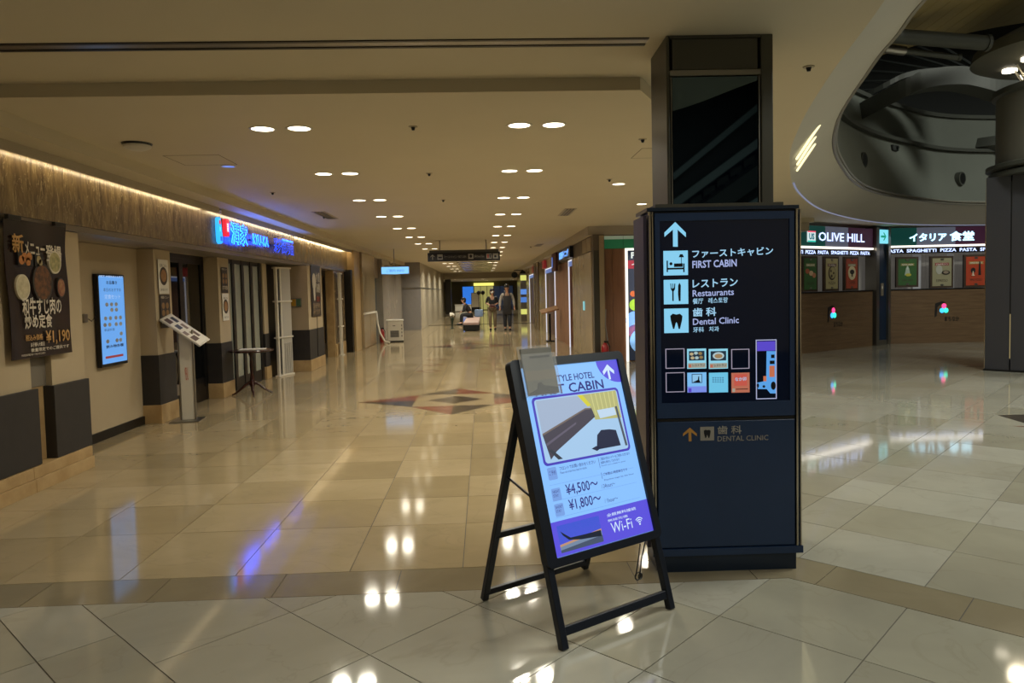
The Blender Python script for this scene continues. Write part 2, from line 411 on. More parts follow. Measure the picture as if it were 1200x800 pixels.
strip_lamp(2.5, 9.8, 'warm strip lamp washing the fascia above the poster and the screen', 11)
strip_lamp(14.4, 20.2, 'warm strip lamp washing the fascia beyond the blue sign', 13)
strip_lamp(9.9, 14.3, 'warm strip lamp washing the fascia above the blue sign', 6)

def pillar(y0, y1, xf, label, depth=0.25, top=2.112, xt=None):
    t = thing('pillar', label, 'pillar', (xf, y0, 0), PI / 2)     # local x along +Y, -y towards the corridor
    w = y1 - y0
    B().box(0, w, 0, depth, 0.83, top).build('upper_casing', m_plaster, t)
    B().box(-.012, w + .012, -.012, depth, 0.225, 0.83).build('wainscot', m_dark, t)
    B().cbox(-.02, w + .02, -.025, depth, 0.0, 0.225, .004).build('stone_plinth', m_plinth, t)
    return t
# block beside the camera: low stone bench plinth with two dark panels
bk = thing('pillar', 'nearest cream pillar block with charcoal panels and long tan plinth, behind the food banner', 'pillar', (-3.62, 2.2, 0), PI / 2)
B().box(0, 3.70, 0, 1.3, 0.20, 2.112).build('upper_casing', m_plaster, bk)
B().box(3.70, 3.98, .06, 1.3, 0.20, 2.112).build('recessed_groove', m_plinth, bk)
B().box(3.98, 4.47, 0, 0.5, 0.20, 2.112).build('upper_casing', m_plaster, bk)
B().box(3.70, 3.98, .05, .06, 0.81, 2.112).build('groove_lining', M('grey groove lining', '6e675a', 0.6), bk)
B().cbox(0, 3.74, -.03, 0.0, 0.20, 0.81, .004).build('wainscot', m_dark, bk)
B().cbox(3.95, 4.49, -.03, 0.3, 0.197, 0.805, .004).build('wainscot', m_dark, bk)
for a in range(5):
    B().cbox(a * .9 + .002, min(a * .9 + .9, 4.46) - .002, -.06, 0.35, 0.0, 0.105, .003).build('plinth_stone', m_plinth, bk)
    B().cbox(a * .9 + .002, min(a * .9 + .9, 4.46) - .002, -.045, 0.30, 0.107, 0.196, .003).build('plinth_stone', m_plinth, bk)
pillar(8.90, 9.36, -3.95, 'cream pillar between the wall screen and the dark glass door, menu sheets on it')
pillar(11.0, 11.46, -3.95, 'cream pillar right of the dark glass door, behind the small round table')
pillar(13.42, 13.68, -4.02, 'thinnest cream pillar, just left of the folded steel gate', depth=.12)
pillar(14.62, 15.9, -3.5, 'wide cream pillar carrying a tall brown poster, beside the folded steel gate', depth=1.0)
# recessed wall with the screen
struct(B().box(-4.4, -4.15, 6.67, 8.92, 0, 2.112).build('wall_left', m_plaster))
struct(B().box(-4.15, -4.13, 6.67, 8.88, 0, 0.10).build('baseboard_left', m_black))
struct(B().box(-4.15, -3.63, 6.67, 6.70, 0, 2.112).build('wall_left', m_plaster))

# glazed door and window fronts (with dark rooms behind)
struct(B().box(-5.0, -4.95, 9.3, 19.6, 0, 2.5).build('wall_left', m_blkvoid))
def door(n, y0, y1, x, leaves=2):
    f = B(); w = y1 - y0
    f.box(0, .05, 0, .06, 0, 2.12); f.box(w - .05, w, 0, .06, 0, 2.12); f.box(.05, w - .05, 0, .06, 2.06, 2.12)
    o = struct(f.build('door_%d' % n, m_black)); o.location = (x, y0, 0); o.rotation_euler = (0, 0, PI / 2)
    lw = (w - .1) / leaves
    for k in range(leaves):
        a = .05 + k * lw
        B().box(a + .06, a + lw - .06, .02, .028, .35, 2.0).build('glass_leaf', m_darkglass, o)
        g = B(); g.box(a, a + .058, .005, .045, .0, 2.06); g.box(a + lw - .058, a + lw, .005, .045, .0, 2.06); g.box(a + .058, a + lw - .058, .005, .045, 2.0, 2.06); g.box(a + .058, a + lw - .058, .005, .045, 0, .2)
        g.build('leaf_frame', m_black, o)
        B().box(a + .06, a + lw - .06, .01, .04, .2, .345).build('kick_panel', m_ledge if k == 0 else m_black, o)
    return o
door(1, 9.38, 10.98, -4.15)
door(2, 16.0, 17.9, -3.85, 2)
wf = B(); ww = 13.40 - 11.48
for a in (0, .40, .86, 1.32, 1.80): wf.box(a, a + .12, -.01, .05, 0, 2.12)
wf.box(0, ww, 0, .05, 2.05, 2.12); wf.box(0, ww, 0, .05, 0, .2)
w1 = struct(wf.build('window_1', m_black)); w1.location = (-4.05, 11.48, 0); w1.rotation_euler = (0, 0, PI / 2)
for a, b in ((.12, .40), (.52, .86), (.98, 1.32), (1.44, 1.80)):
    B().box(a, b, .015, .025, .2, 2.05).build('frosted_pane', M('frosted glass', '8a8b7c', 0.25, emit='8a8b7c', power=0.06), w1)
struct(B().box(-4.12, -4.05, 13.7, 14.6, 0, 2.112).build('wall_left', m_black))

# marble clad recess beyond the second door, frame of tan stone
struct(B().box(-4.4, -3.66, 17.9, 19.3, 0, 2.112).build('wall_left', m_plinth))
t = thing('wall_cladding', 'dark brown marble slab panel between the second glass door and the tan stone jamb', 'wall panel', (-3.655, 17.95, 0), PI / 2)
B().box(0, 1.25, 0, .02, 0.32, 2.08).build('marble_slab', m_fascia, t)
B().cbox(0, 1.25, -.02, .02, 0.0, .30, .004).build('stone_plinth', m_plinth, t)
struct(B().box(-3.66, -3.47, 19.25, 19.45, 0, 2.17).build('trim_4', m_black))
struct(B().box(-3.7, -3.42, 19.47, 20.35, 0, 2.69).build('trim_5', M('pale tan stone', 'a98e62', 0.3, kind='noise', col2='b59a6e', scale=3)))
# pale stone wall with ledge, second doorway, end return
sw = struct(B().box(-4.3, -3.36, 20.36, 22.6, 0, 2.69).build('wall_left', m_stonewall))
B().box(-3.36, -3.31, 20.36, 22.6, 0.95, 1.0).build('ledge', m_paper, sw)
for k in range(2):
    B().box(-3.36, -3.345, 20.38 + k * 1.12, 21.48 + k * 1.12, 0.02, .94).build('stone_panel', m_stonewall, sw)
    B().box(-3.36, -3.35, 20.38 + k * 1.12, 21.48 + k * 1.12, 1.01, 2.1).build('stone_panel', m_stonewall, sw)
d3 = struct(B().box(-3.62, -3.5, 22.6, 24.4, 2.05, 2.69).build('door_3', m_ledge))
B().box(-3.6, -3.58, 22.65, 23.5, 0, 2.03).build('door_leaf', M('blue grey door', '26343c', .3), d3)
B().box(-3.6, -3.58, 23.52, 24.4, 0, 2.03).build('door_leaf', M('steel blue door', '5b6f7a', .25, .3), d3)
B().tube([(-3.55, 23.45, .8), (-3.55, 23.45, 1.3)], .015).build('door_handle', m_steel, d3)
struct(B().box(-4.3, -3.36, 24.4, 30, 0, 2.69).build('wall_left', M('grey beige stone', '8b8378', .2, kind='marble', col2='948c80', scale=1)))
gr = struct(B().box(-4.3, -2.62, 30.2, 30.4, 0, 2.80).build('wall_left', M('grey stone return', '7f7b78', .25, kind='marble', col2='878380', scale=1)))
rw = struct(B().box(-4.3, -2.62, 30.41, 48, 0, 2.80).build('wall_left', M('matt pale stone', 'a39a86', .45)))
B().box(-2.62, -2.60, 30.4, 48, 1.72, 1.76).build('dado_rail', m_steel, rw)
B().box(-3.3, -2.62, 30.17, 30.2, 1.72, 1.76).build('dado_rail', m_steel, gr)

# ------------------------------------------------------------------ recessed downlights
def downlight(x, y, z, label, group, r=0.085, power=None, col=(1, .93, .76), glow=6.0, emit='fff0cf'):
    t = thing('downlight', label, 'downlight', (x, y, z), 0, group)
    B().lathe([(r, -.004), (r + .018, -.004), (r + .02, 0.001), (r, 0.001)], n=24, closed=True).build('trim_ring', m_white, t)
    B().lathe([(r, -.002), (r, .001)], n=24).build('lens', E('lens' + emit + str(glow), emit, glow), t)
    area_light('lamp', (0, 0, -.008), r * 2, 0, (power or LAMP_W), col, (0, 0, 0), t, 'DISK', math.radians(150))
    return t
ords = ['first', 'second', 'third', 'fourth', 'fifth', 'sixth', 'seventh', 'eighth', 'ninth', 'tenth', 'eleventh', 'twelfth', 'thirteenth', 'fourteenth', 'fifteenth']
rows = [5.75, 7.89, 10.12, 12.27, 14.52, 16.8, 19.08, 21.33, 23.6, 26.0, 29.0, 32.0, 35.5, 39.5, 44.0]
for i, y in enumerate(rows):
    for x, side in ((-1.675, 'left lamp of the %s pair, left row'), (-1.395, 'right lamp of the %s pair, left row'), (.312, 'left lamp of the %s pair, right row'), (.582, 'right lamp of the %s pair, right row')):
        downlight(x, y, CEIL_MAIN, 'round ceiling downlight, ' + side % ords[i], 'paired ceiling downlights', power=LAMP_W * (1.0 if y < 24 else 2.0), r=.085 if y < 24 else .11)
downlight(1.704, 9.0, CEIL_MAIN, 'single downlight left of the signboard column, nearer of two', 'single ceiling downlights', r=.075)
downlight(2.464, 11.15, CEIL_MAIN, 'single downlight left of the signboard column, farther of two', 'single ceiling downlights', r=.075)
for x, y, pw, l in ((-3.0, 1.6, .8, 'lamp above the poster end of the left wall'), (-1.2, 1.7, .7, 'left lamp above the viewer'), (.35, 2.3, .6, 'right lamp above the viewer')):
    downlight(x, y, CEIL_NEAR, 'added near ceiling downlight, ' + l, 'added near ceiling downlights', power=LAMP_W * pw, col=(1, .95, .84))  # added lamps out of view, put in to light the near area
t = thing('downlight', 'small unlit downlight near the left soffit with a painted blue reflection in its lens', 'downlight', (-2.49, 7.35, CEIL_MAIN))
B().lathe([(.06, -.004), (.075, -.004), (.075, .001), (.06, .001)], n=20, closed=True).build('trim_ring', m_white, t)
B().lathe([(.06, -.002), (.06, .001)], n=20).build('lens', E('lens_reflection', '7f9cf0', .8), t)  # lamp is off; the blue reflection in its lens is given as glow
# small ceiling devices
def ceil_dev(name, x, y, z, r, label, cat, dark=True):
    t = thing(name, label, cat, (x, y, z))
    B().lathe([(r, -.006), (r * 1.02, 0.001)], n=18).build('escutcheon', m_ceil2, t)
    B().lathe([(r * .3, -.03), (r * .45, -.012), (r * .5, -.005)], n=14).build('nozzle', m_black if dark else m_steel, t)
sp = [(-.516, 5.74, CEIL_MAIN, 'nearest round sprinkler in the middle of the lower ceiling'), (-.556, 7.96, CEIL_MAIN, 'second sprinkler between the downlight rows'), (-.53, 10.22, CEIL_MAIN, 'third sprinkler between the downlight rows'),
      (.007, 3.342, CEIL_NEAR, 'sprinkler in the near ceiling at the top edge of the picture'), (1.417, 6.34, CEIL_MAIN, 'sprinkler just left of the signboard column'), (2.10, 4.61, 2.885, 'sprinkler right of the signboard column beside the ring'),
      (-2.59, 12.1, CEIL_MAIN, 'sprinkler left of the blue tinted ceiling patch'), (1.41, 21.2, CEIL_MAIN, 'distant sprinkler near the right shops'), (1.52, 8.6, CEIL_MAIN, 'sprinkler beside the nearer single downlight'), (-2.59, 9.2, CEIL_MAIN, 'sprinkler above the blue sign side of the ceiling')]
for x, y, z, l in sp: ceil_dev('sprinkler', x, y, z, .035, l, 'sprinkler')
t = thing('ceiling_detector', 'black and white dome detector hanging under the left ceiling', 'detector', (-2.85, 6.22, CEIL_MAIN))
B().lathe([(.11, -.018), (.12, 0.0)], n=24).build('mount', m_black, t)
B().lathe([(.02, -.062), (.06, -.055), (.105, -.035), (.11, -.018)], n=24).build('dome', m_white, t)
for x, y, l in ((1.42, 12.1, 'slotted air vent in the ceiling left of the green shop band'), (-2.52, 11.9, 'slotted air vent in the ceiling above the blue sign'), (1.6, 20.6, 'small distant slotted air vent over the right shops')):
    t = thing('ceiling_vent', l, 'vent', (x, y, CEIL_MAIN), 0)
    B().box(-.10, .10, -.55, .55, -.006, .002).build('frame', m_ceil2, t)
    for s in (-.05, 0, .05): B().box(s - .012, s + .012, -.5, .5, -.012, -.006).build('slat', m_black, t)
for x, y, l in ((-2.62, 7.0, 'square access hatch outline in the left ceiling behind the dome detector'), (1.75, 7.0, 'square access hatch outline left of the column')):
    t = thing('access_hatch', l, 'hatch', (x, y, CEIL_MAIN))
    b = B()
    for a in ((-.25, .25, -.25, -.245), (-.25, .25, .245, .25), (-.25, -.245, -.25, .25), (.245, .25, -.25, .25)): b.box(a[0], a[1], a[2], a[3], -.002, .001)
    b.build('hatch_gap', M('hatch gap', '5e5442', .7), t); B().box(-.244, .244, -.244, .244, -.001, .001).build('hatch_panel', m_ceil, t)

# ------------------------------------------------------------------ ring of the rotunda opening and atrium
ring = B(); n = len(Oc)
vs = [tuple(p) for p in Oc] + [tuple(p) for p in Ic] + [(p.x + (q.x - p.x) * .0 , p.y, 3.3) for p, q in zip(Oc, Ic)] + [(q.x, q.y, q.z + .1) for q in Ic]
fs = []
for i in range(n - 1):
    fs += [(i, i + 1, n + i + 1, n + i), (2 * n + i, 2 * n + i + 1, i + 1, i), (n + i, n + i + 1, 3 * n + i + 1, 3 * n + i), (3 * n + i, 3 * n + i + 1, 2 * n + i + 1, 2 * n + i)]
ring.add(vs, fs)
r0 = struct(ring.build('trim_6', m_ring, smooth=True))
for dz, off in ((.02, .03), (.07, .06)):
    B().tube([(p.x + off * .5, p.y - off * .5, p.z + dz) for p in Ic], .022, 6).build('lip_rail', M('lip rail', '7d796e', .35, .3), r0, smooth=True)
def wall_strip(P, z0, z1, off0, off1, name, mt, th=.12):
    b = B(); vs = []; m = len(P)
    for off, z in ((off0, z0), (off1, z1), (off1 + th, z1), (off0 + th, z0)):
        for i, p in enumerate(P):
            d = (P[min(i + 1, m - 1)] - P[max(i - 1, 0)]); nn = Vector((-d.y, d.x)).normalized()
            vs.append((p.x + nn.x * off, p.y + nn.y * off, z))
    fs = []
    for r in range(4):
        for i in range(m - 1):
            a, c2 = r * m + i, ((r + 1) % 4) * m + i
            fs.append((a, a + 1, c2 + 1, c2))
    b.add(vs, fs); return b.build(name, mt, smooth=True)
Iv = [Vector((p.x, p.y)) for p in Ic]
a1 = struct(wall_strip(Iv, 3.28, 4.45, .10, .30, 'wall_rotunda', m_atrium))
a2 = struct(wall_strip(Iv, 4.45, 4.52, .2, .2, 'trim_7', m_beam, .25))
a3 = struct(wall_strip(Iv, 4.52, 5.25, .38, .5, 'wall_rotunda', m_atrium))
a4 = struct(wall_strip(Iv, 5.25, 5.33, .42, .42, 'trim_8', m_beam, .3))
struct(wall_strip(Iv, 5.33, 9.0, 3.4, 3.4, 'wall_atrium', m_atrdark))
struct(B().box(-5.4, 24, -14, 24, 9.0, 9.2).build('ceiling', m_atrdark))
struct(B().box(24, 24.2, -14, 24, 0, 9.0).build('wall_right', m_atrdark))
struct(B().box(-5.4, 24, -14.2, -14, 0, 9.0).build('wall_back', m_atrdark))
struct(B().box(-5.4, -5.2, -14, 24, 3.05, 9.0).build('wall_left', m_atrdark))
# round openings (speakers) in the rotunda band
for k, (px, py, z, l) in enumerate(((7.33, 13.76, 3.86, 'round dark wall speaker low on the rotunda band, left one'), (10.85, 16.13, 3.82, 'round dark wall speaker low on the rotunda band, beside the big column'), (8.60, 14.93, 4.3, 'small square camera box on the rotunda band'))):
    t = thing('wall_speaker' if k < 2 else 'security_camera', l, 'speaker' if k < 2 else 'camera', (px, py, z), math.radians((39, 26, 34)[k]))
    if k < 2:
        B().disc(0, 0, .13, .15, -.03, .15, 20).build('rim', m_beam, t); B().disc(0, 0, .10, .12, -.035, -.03, 20).build('grille', m_black, t)
    else:
        B().cbox(-.12, .12, -.05, .1, -.06, .06, .01).build('body', m_atrdark, t); B().disc(.04, 0, .04, .04, -.07, -.05, 14).build('lens', m_black, t)
# curved branching beam and straight ribs
def sweep(P, h, w, name, mt, parent=None, label=None, cat=None):
    b = B(); m = len(P); vs = []
    for p in P:
        for dy, dz in ((-w / 2, 0), (w / 2, 0), (w / 2, h), (-w / 2, h)): vs.append((p[0], p[1] + dy, p[2] + dz))
    fs = [(0, 1, 2, 3), tuple((m - 1) * 4 + k for k in (3, 2, 1, 0))]
    for i in range(m - 1):
        for k in range(4): fs.append((i * 4 + k, i * 4 + (k + 1) % 4, (i + 1) * 4 + (k + 1) % 4, (i + 1) * 4 + k))
    b.add(vs, fs); o = b.build(name, mt, parent, smooth=False)
    if label: tag(o, label, cat)
    return o
arc = catmull([(7.2, 15.2, 4.55), (8.0, 14, 4.97), (8.53, 14, 5.2), (9.22, 14, 5.27), (9.8, 14, 5.16), (10.3, 13.8, 4.9)], 6)
sweep([tuple(p) for p in arc], .34, .5, 'arched_beam', m_beam, None, 'curved grey arched beam spanning the rotunda towards the big column', 'beam')
arc2 = [(p[0] + .1, p[1] + .6, p[2] + .42) for p in arc]
sweep(arc2, .10, .3, 'arched_beam', m_beam, None, 'thinner curved beam just above the grey arched beam', 'beam')
rb = thing('ribbed_canopy', 'dark canopy with diagonal ribs fanning to the big column', 'canopy')
for k in range(9):
    b0 = Vector((9.0 + k * .14, 15.2, 5.45 + k * .10)); e0 = Vector((10.3 + k * .03, 14.3, 5.35 - k * .03 + .25))
    B().tube([b0 - (e0 - b0) * 1.2 + Vector((0, 0, -.0)), e0], .035, 6).build('rib', m_atrdark, rb)
for k, (a, bb, r, l) in enumerate((((5.6, 11, 5.31), (7.75, 11, 5.13), .11, 'thick grey pipe crossing the top of the rotunda'), ((5.6, 11.2, 5.22), (7.45, 11.2, 4.98), .045, 'thin grey pipe with a coupling under the thick pipe'))):
    t = thing('pipe', l, 'pipe', a)
    d = Vector(bb) - Vector(a)
    B().tube([(0, 0, 0), tuple(d)], r, 14).build('tube', m_beam, t, smooth=True)
    if k == 1: B().tube([tuple(d * .38), tuple(d * .55)], r * 1.6, 12).build('coupling', m_steel, t, smooth=True)
    B().tube([tuple(d), tuple(d + Vector((.05, 0, 0)))], r * 1.15, 14).build('end_cap', m_beam, t)
    B().tube([(0.3, 0, r), (0.3, 0, 3.6)], .02, 8).build('hanger_rod', m_atrdark, t)
t = thing('curved_canopy', 'warm lit curved ceiling panel high above the rotunda', 'ceiling panel')
b = B(); q = []
for i in range(13):
    u = i / 12
    q.append((6.4 + 3.6 * u, 5.55 + 1.0 * math.sin(u * 1.2) * .8))
for j in range(12):
    B().add([(q[j][0], 8.2, q[j][1] + .15), (q[j + 1][0] - .006, 8.2, q[j + 1][1] + .15), (q[j + 1][0] - .006, 12.6, q[j + 1][1] - .25), (q[j][0], 12.6, q[j][1] - .25),
             (q[j][0], 8.2, q[j][1] + .2), (q[j + 1][0] - .006, 8.2, q[j + 1][1] + .2), (q[j + 1][0] - .006, 12.6, q[j + 1][1] - .2), (q[j][0], 12.6, q[j][1] - .2)],
            [(0, 3, 2, 1), (4, 5, 6, 7), (0, 1, 5, 4), (1, 2, 6, 5), (2, 3, 7, 6), (3, 0, 4, 7)]).build('canopy_panel', M('warm light canopy paint', '8d7c4e', .6), t)  # yellow of the warm uplight is put into this colour
B().tube([(6.3, 8.2, 5.7), (6.3, 12.6, 5.3)], .05, 8).build('edge_tube', m_steel, t)

# big column on the right edge
t = thing('rotunda_column', 'large grey column at the right edge with flared round cap and slotted cladding', 'column', (8.37, 11.80, 0), math.atan2(-.47, .32) + math.radians(6))
rzc = t.rotation_euler[2]
B().box(0, .34, 0, 1.6, 0.03, 3.2).build('cladding_panel', m_colclad, t)
B().box(.36, 1.9, 0.0, 1.6, 0.03, 3.2).build('cladding_panel', m_colclad, t)
B().box(-.02, 1.92, -.02, 1.62, 0, .03).build('base_plate', m_black, t)
B().box(.34, .36, .01, 1.5, 0.2, 3.12).build('slot', m_black, t)
B().box(.345, .355, .0, .012, 0.22, 0.95).build('slot_lamp', E('slot', 'cdb880', .5), t)
B().box(-.012, 0, -.01, .03, 0.03, 3.2).build('corner_trim', m_chrome, t)
cc = (1.0, .75)
B().lathe([(1.14, 3.2), (1.14, 3.27), (1.09, 3.3)], cc[0], cc[1], 48).build('collar_ring', m_beam, t, smooth=True)
B().lathe([(1.09, 3.3), (1.18, 3.33), (1.18, 3.39), (1.09, 3.42)], cc[0], cc[1], 48).build('collar_ring', m_beam, t, smooth=True)
B().lathe([(1.04, 3.42), (1.04, 4.5)], cc[0], cc[1], 48).build('drum', M('drum paint', '605e55', .6), t, smooth=True)
B().lathe([(1.04, 4.5), (1.10, 4.53), (1.10, 4.62), (.6, 4.66)], cc[0], cc[1], 48).build('collar_ring', m_beam, t, smooth=True)
B().lathe([(.45, 4.66), (.45, 5.0)], cc[0], cc[1], 32).build('neck', m_atrdark, t, smooth=True)
B().lathe([(.5, 5.0), (1.25, 5.06), (1.42, 5.14), (1.38, 5.3), (1.0, 5.5), (.3, 5.6)], cc[0], cc[1], 48).build('flared_cap', M('cap paint', '55544a', .6), t, smooth=True)
for k in range(22):
    a = 2 * PI * k / 22
    B().tube([(cc[0] + .6 * math.cos(a), cc[1] + .6 * math.sin(a), 4.65), (cc[0] + .8 * math.cos(a), cc[1] + .8 * math.sin(a), 5.03)], .014, 6).build('fin', m_white, t)
for k in range(8):
    a = 2 * PI * (k + .3) / 8
    B().lathe([(.11, 4.985), (.11, 5.03)], cc[0] + .85 * math.cos(a), cc[1] + .85 * math.sin(a), 18).build('cap_lamp', E('cap', 'fff2d8', 5), t)
area_light('cap_light', (cc[0] - .4, cc[1] - .9, 4.98), .3, .3, 22, (1, .85, .6), (0, 0, 0), t)
t = thing('column_cap', 'small round cap with two lamps behind the big column', 'column', (12.3, 17.0, 0))
B().lathe([(.25, 4.1), (.3, 4.35), (.9, 4.5), (1.0, 4.58), (.9, 4.8), (.2, 4.9)], n=32).build('flared_cap', m_beam, t, smooth=True)
for x in (-.75, -.35): B().lathe([(.09, 4.44), (.09, 4.47)], x, -.4, 16).build('cap_lamp', E('cap2', 'fff2d8', 3), t)
B().lathe([(.25, 3.0), (.25, 4.1)], n=24).build('shaft', m_beam, t, smooth=True)

# slatted lamp let into the ring
t = thing('slatted_ring_lamp', 'bright lamp of three slanting slats on the grey ring', 'lamp')
for a, bb in (((3.52, 8.03, 2.905), (3.33, 7.08, 3.06)), ((3.69, 8.40, 2.905), (3.54, 7.62, 3.06)), ((3.88, 8.84, 2.905), (3.72, 8.02, 3.06))):
    a, bb = Vector(a), Vector(bb)
    B().tube([a, bb], .015, 6).build('lamp_slat', E('slats', 'f7ebb8', 1.6), t)
# added glowing strip, stands in for light caught by the far ring lip
t = thing('ring_edge_glow', 'added thin pale glow for the light caught by the lower far edge of the ring', 'lamp')
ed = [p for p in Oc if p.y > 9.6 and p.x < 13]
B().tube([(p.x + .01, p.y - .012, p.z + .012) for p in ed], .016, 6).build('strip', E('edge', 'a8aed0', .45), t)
# added fill lamps out of view, put in to brighten the atrium
for k, (x, y, z, pw) in enumerate(((7, 5, 7.8, 560), (12, 9, 7.8, 600), (7, -5, 7.5, 300), (13, 0, 7.8, 480))):
    t = thing('atrium_fill_lamp', 'added fill lamp high in the atrium, ' + ['above the ring', 'above the counter shops', 'behind the viewer', 'right of the viewer'][k], 'lamp', (x, y, z), 0, 'added atrium fill lamps')
    B().lathe([(.05, 1.2), (.05, .2), (.9, .12), (1.42, 0)], n=20).build('shade', m_atrdark, t); B().lathe([(1.4, -.005), (1.4, .01)], n=20).build('lens', E('pend', 'fff0d8', 3), t)
    area_light('lamp', (0, 0, -.03), 2.0, 2.0, pw, (.96, 1, .9), (0, 0, 0), t)
# roof trusses and dusk windows of the atrium behind the viewer (seen in the column glass)
def truss(x0, z0, x1, z1, w, lab, mt, y=-13.4):
    d = math.hypot(x1 - x0, z1 - z0)
    tag(B().box(0, d, 0, .25, -w / 2, w / 2).build('roof_truss', mt, None, (x0, y, z0), (0, -math.atan2(z1 - z0, x1 - x0), 0)), lab, 'truss')
m_lb = M('light truss paint', '8b948c', .5)
truss(4.9, 4.7, 8.6, 7.6, .16, 'upper thin pale diagonal roof truss of the atrium behind the viewer', m_lb)
truss(4.9, 3.9, 9.2, 6.9, .22, 'middle pale diagonal roof truss of the atrium behind the viewer', m_lb)
truss(5.6, 3.5, 9.6, 6.2, .5, 'broad dark diagonal roof truss under the skylights behind the viewer', m_beam)
truss(6.2, 3.3, 9.6, 5.2, .20, 'lowest pale diagonal roof truss of the atrium behind the viewer', m_lb)
for k in range(8):
    t = thing('skylight', 'dusk blue slanted roof window of the atrium, %s from the lower end' % ords[k], 'skylight', (5.7 + k * .40, -13.7, 4.0 + k * .28))
    B().xz([(-.14, -.06), (.14, .10), (.14, .24), (-.14, .08)], 0, .04).build('pane', E('dusk', '5264c8', .8), t); B().xz([(-.17, -.10), (.17, .09), (.17, .27), (-.17, .10)], .04, .08).build('frame', m_atrdark, t)

# ------------------------------------------------------------------ signboard column and its illuminated sign
t = thing('signboard_column', 'tall olive grey steel column with dark glass panel rising behind the guide sign', 'column', (1.035, 4.02, 0), math.radians(-1.1))
W_ = .592
B().cbox(0, .018, 0, .40, 0, CEIL_NEAR, .006).build('stile', m_bronze, t)
B().cbox(W_ - .068, W_, 0, .40, 0, CEIL_NEAR, .006).build('stile', m_bronze, t)
B().box(.02, W_ - .07, .02, .38, 0, 1.96).build('core', m_bronze, t)
B().box(.035, W_ - .085, .006, .05, 2.70, 2.865).build('top_panel', m_bronze, t)
B().box(.02, W_ - .07, .0, .05, 2.665, 2.695).build('rail', m_steel, t)
B().box(.02, W_ - .07, .0, .05, 2.868, 2.883).build('rail', m_bronze, t)
B().box(.035, W_ - .085, .012, .03, 1.965, 2.66).build('glass_panel', M('mirror tinted glass', '55646c', .02, 1.0), t)
B().box(.02, W_ - .07, .05, .38, 1.96, 2.88).build('backing', m_black, t)
for x in (.024, W_ - .080): B().box(x, x + .006, .004, .012, 1.965, 2.66).build('glazing_bead', m_steel, t)

k = thing('guide_sign', 'tall navy illuminated wayfinding sign with arrow, pictograms and thumbnails, at centre right', 'sign', (0.871, 3.731, 0), math.radians(-1.1))
def kx(px): return (px - 768) * .00454
def kz(px, py): return (671 - .03 * (px - 768) - py) * .00453
B().box(.0, .765, .02, .28, .09, 1.895).build('casing', m_navy, k)
B().box(.015, .75, .0, .27, .0, .085).build('base_plinth', m_navy, k)
B().box(-.012, .785, -.008, .30, .088, .125).build('skirting', m_navyface, k)
B().cbox(.02, .745, .0, .02, .13, .80, .003).build('lower_panel', m_navyface, k)
B().box(.02, .745, .008, .02, .80, .815).build('shadow_gap', m_black, k)
fr = B(); fr.box(.02, .045, .0, .02, .82, 1.885); fr.box(.72, .745, .0, .02, .82, 1.885); fr.box(.045, .72, .0, .02, .82, .90); fr.box(.045, .72, .0, .02, 1.845, 1.885)
fr.build('face_frame', m_navyface, k)
face = B().box(.045, .72, .006, .02, .90, 1.845).build('glass_face', m_navyglass, k)
B().box(-.02, .77, .0, .30, 1.897, 1.915).build('top_cap', m_navy, k)
B().box(.03, .70, .03, .26, 1.915, 1.935).build('top_cap', m_bronze, k)
for x, w_ in ((-.012, .010), (.004, .006), (.752, .010), (.772, .006)):
    B().box(x, x + w_, -.004, .018, .127, 1.893).build('chrome_strip', m_chrome, k)
B().box(-.03, -.013, .05, .32, .12, 1.88).build('side_fin', M('mauve grey side panel', '4d4757', .4, .3), k)
B().box(.79, .80, .05, .30, .12, 1.88).build('side_fin', m_navy, k)
KB = E('sign_cyan', '86cdee', 1.0); KW = E('sign_pale', 'a9b6e8', .9); KT = E('sign_text', '9fd0f0', .95)
KD = M('sign_ink', '060b16', .3)
def krect(x0, y0, x1, y1, mt, name='graphic', yf=.0045, d=.0012):
    return B().box(kx(x0), kx(x1), yf, yf + d, kz(x0, y1), kz(x0, y0)).build(name, mt, k)
def kpoly(pts, mt, name='graphic', yf=.0045, d=.0012):
    return B().xz([(kx(a), kz(a, b)) for a, b in pts], yf, yf + d).build(name, mt, k)
kpoly([(796, 264), (808, 276), (808, 281), (798.6, 272.6), (798.6, 292), (793.2, 292), (793.2, 272.6), (783.5, 281), (783.5, 276)], KB, 'arrow')
for y in (297, 330, 363): krect(782, y, 810, y + 28, KB, 'pictogram_tile')
def ink(b, name='pictogram'): return b.build(name, KD, k)
def kb(): return B()
b = kb()
b.box(kx(785.5), kx(787), .003, .0045, kz(786, 321), kz(786, 308)).box(kx(804.5), kx(806), .003, .0045, kz(805, 321), kz(805, 311)).box(kx(787), kx(804.5), .003, .0045, kz(795, 318), kz(795, 316)).box(kx(794), kx(804), .003, .0045, kz(799, 315), kz(799, 311))
b.disc(kx(790.5), kz(790.5, 311.5), .008, .008, .003, .0045, 14); b.box(kx(802.2), kx(802.8), .003, .0045, kz(802, 311), kz(802, 304)); b.xz([(kx(799.5), kz(800, 304)), (kx(805.5), kz(805, 304)), (kx(804), kz(804, 300.5)), (kx(801), kz(801, 300.5))], .003, .0045)
ink(b)
b = kb()
b.box(kx(791.6), kx(793.2), .003, .0045, kz(792, 354), kz(792, 341)); b.xz([(kx(789.5), kz(790, 334)), (kx(790.4), kz(790, 334)), (kx(790.6), kz(790, 339)), (kx(792), kz(792, 340)), (kx(793.6), kz(793, 339)), (kx(794.2), kz(794, 334)), (kx(795.2), kz(795, 334)), (kx(794.8), kz(795, 340.5)), (kx(793.2), kz(793, 343)), (kx(791.6), kz(792, 343)), (kx(790), kz(790, 340.5))][::-1], .003, .0045)
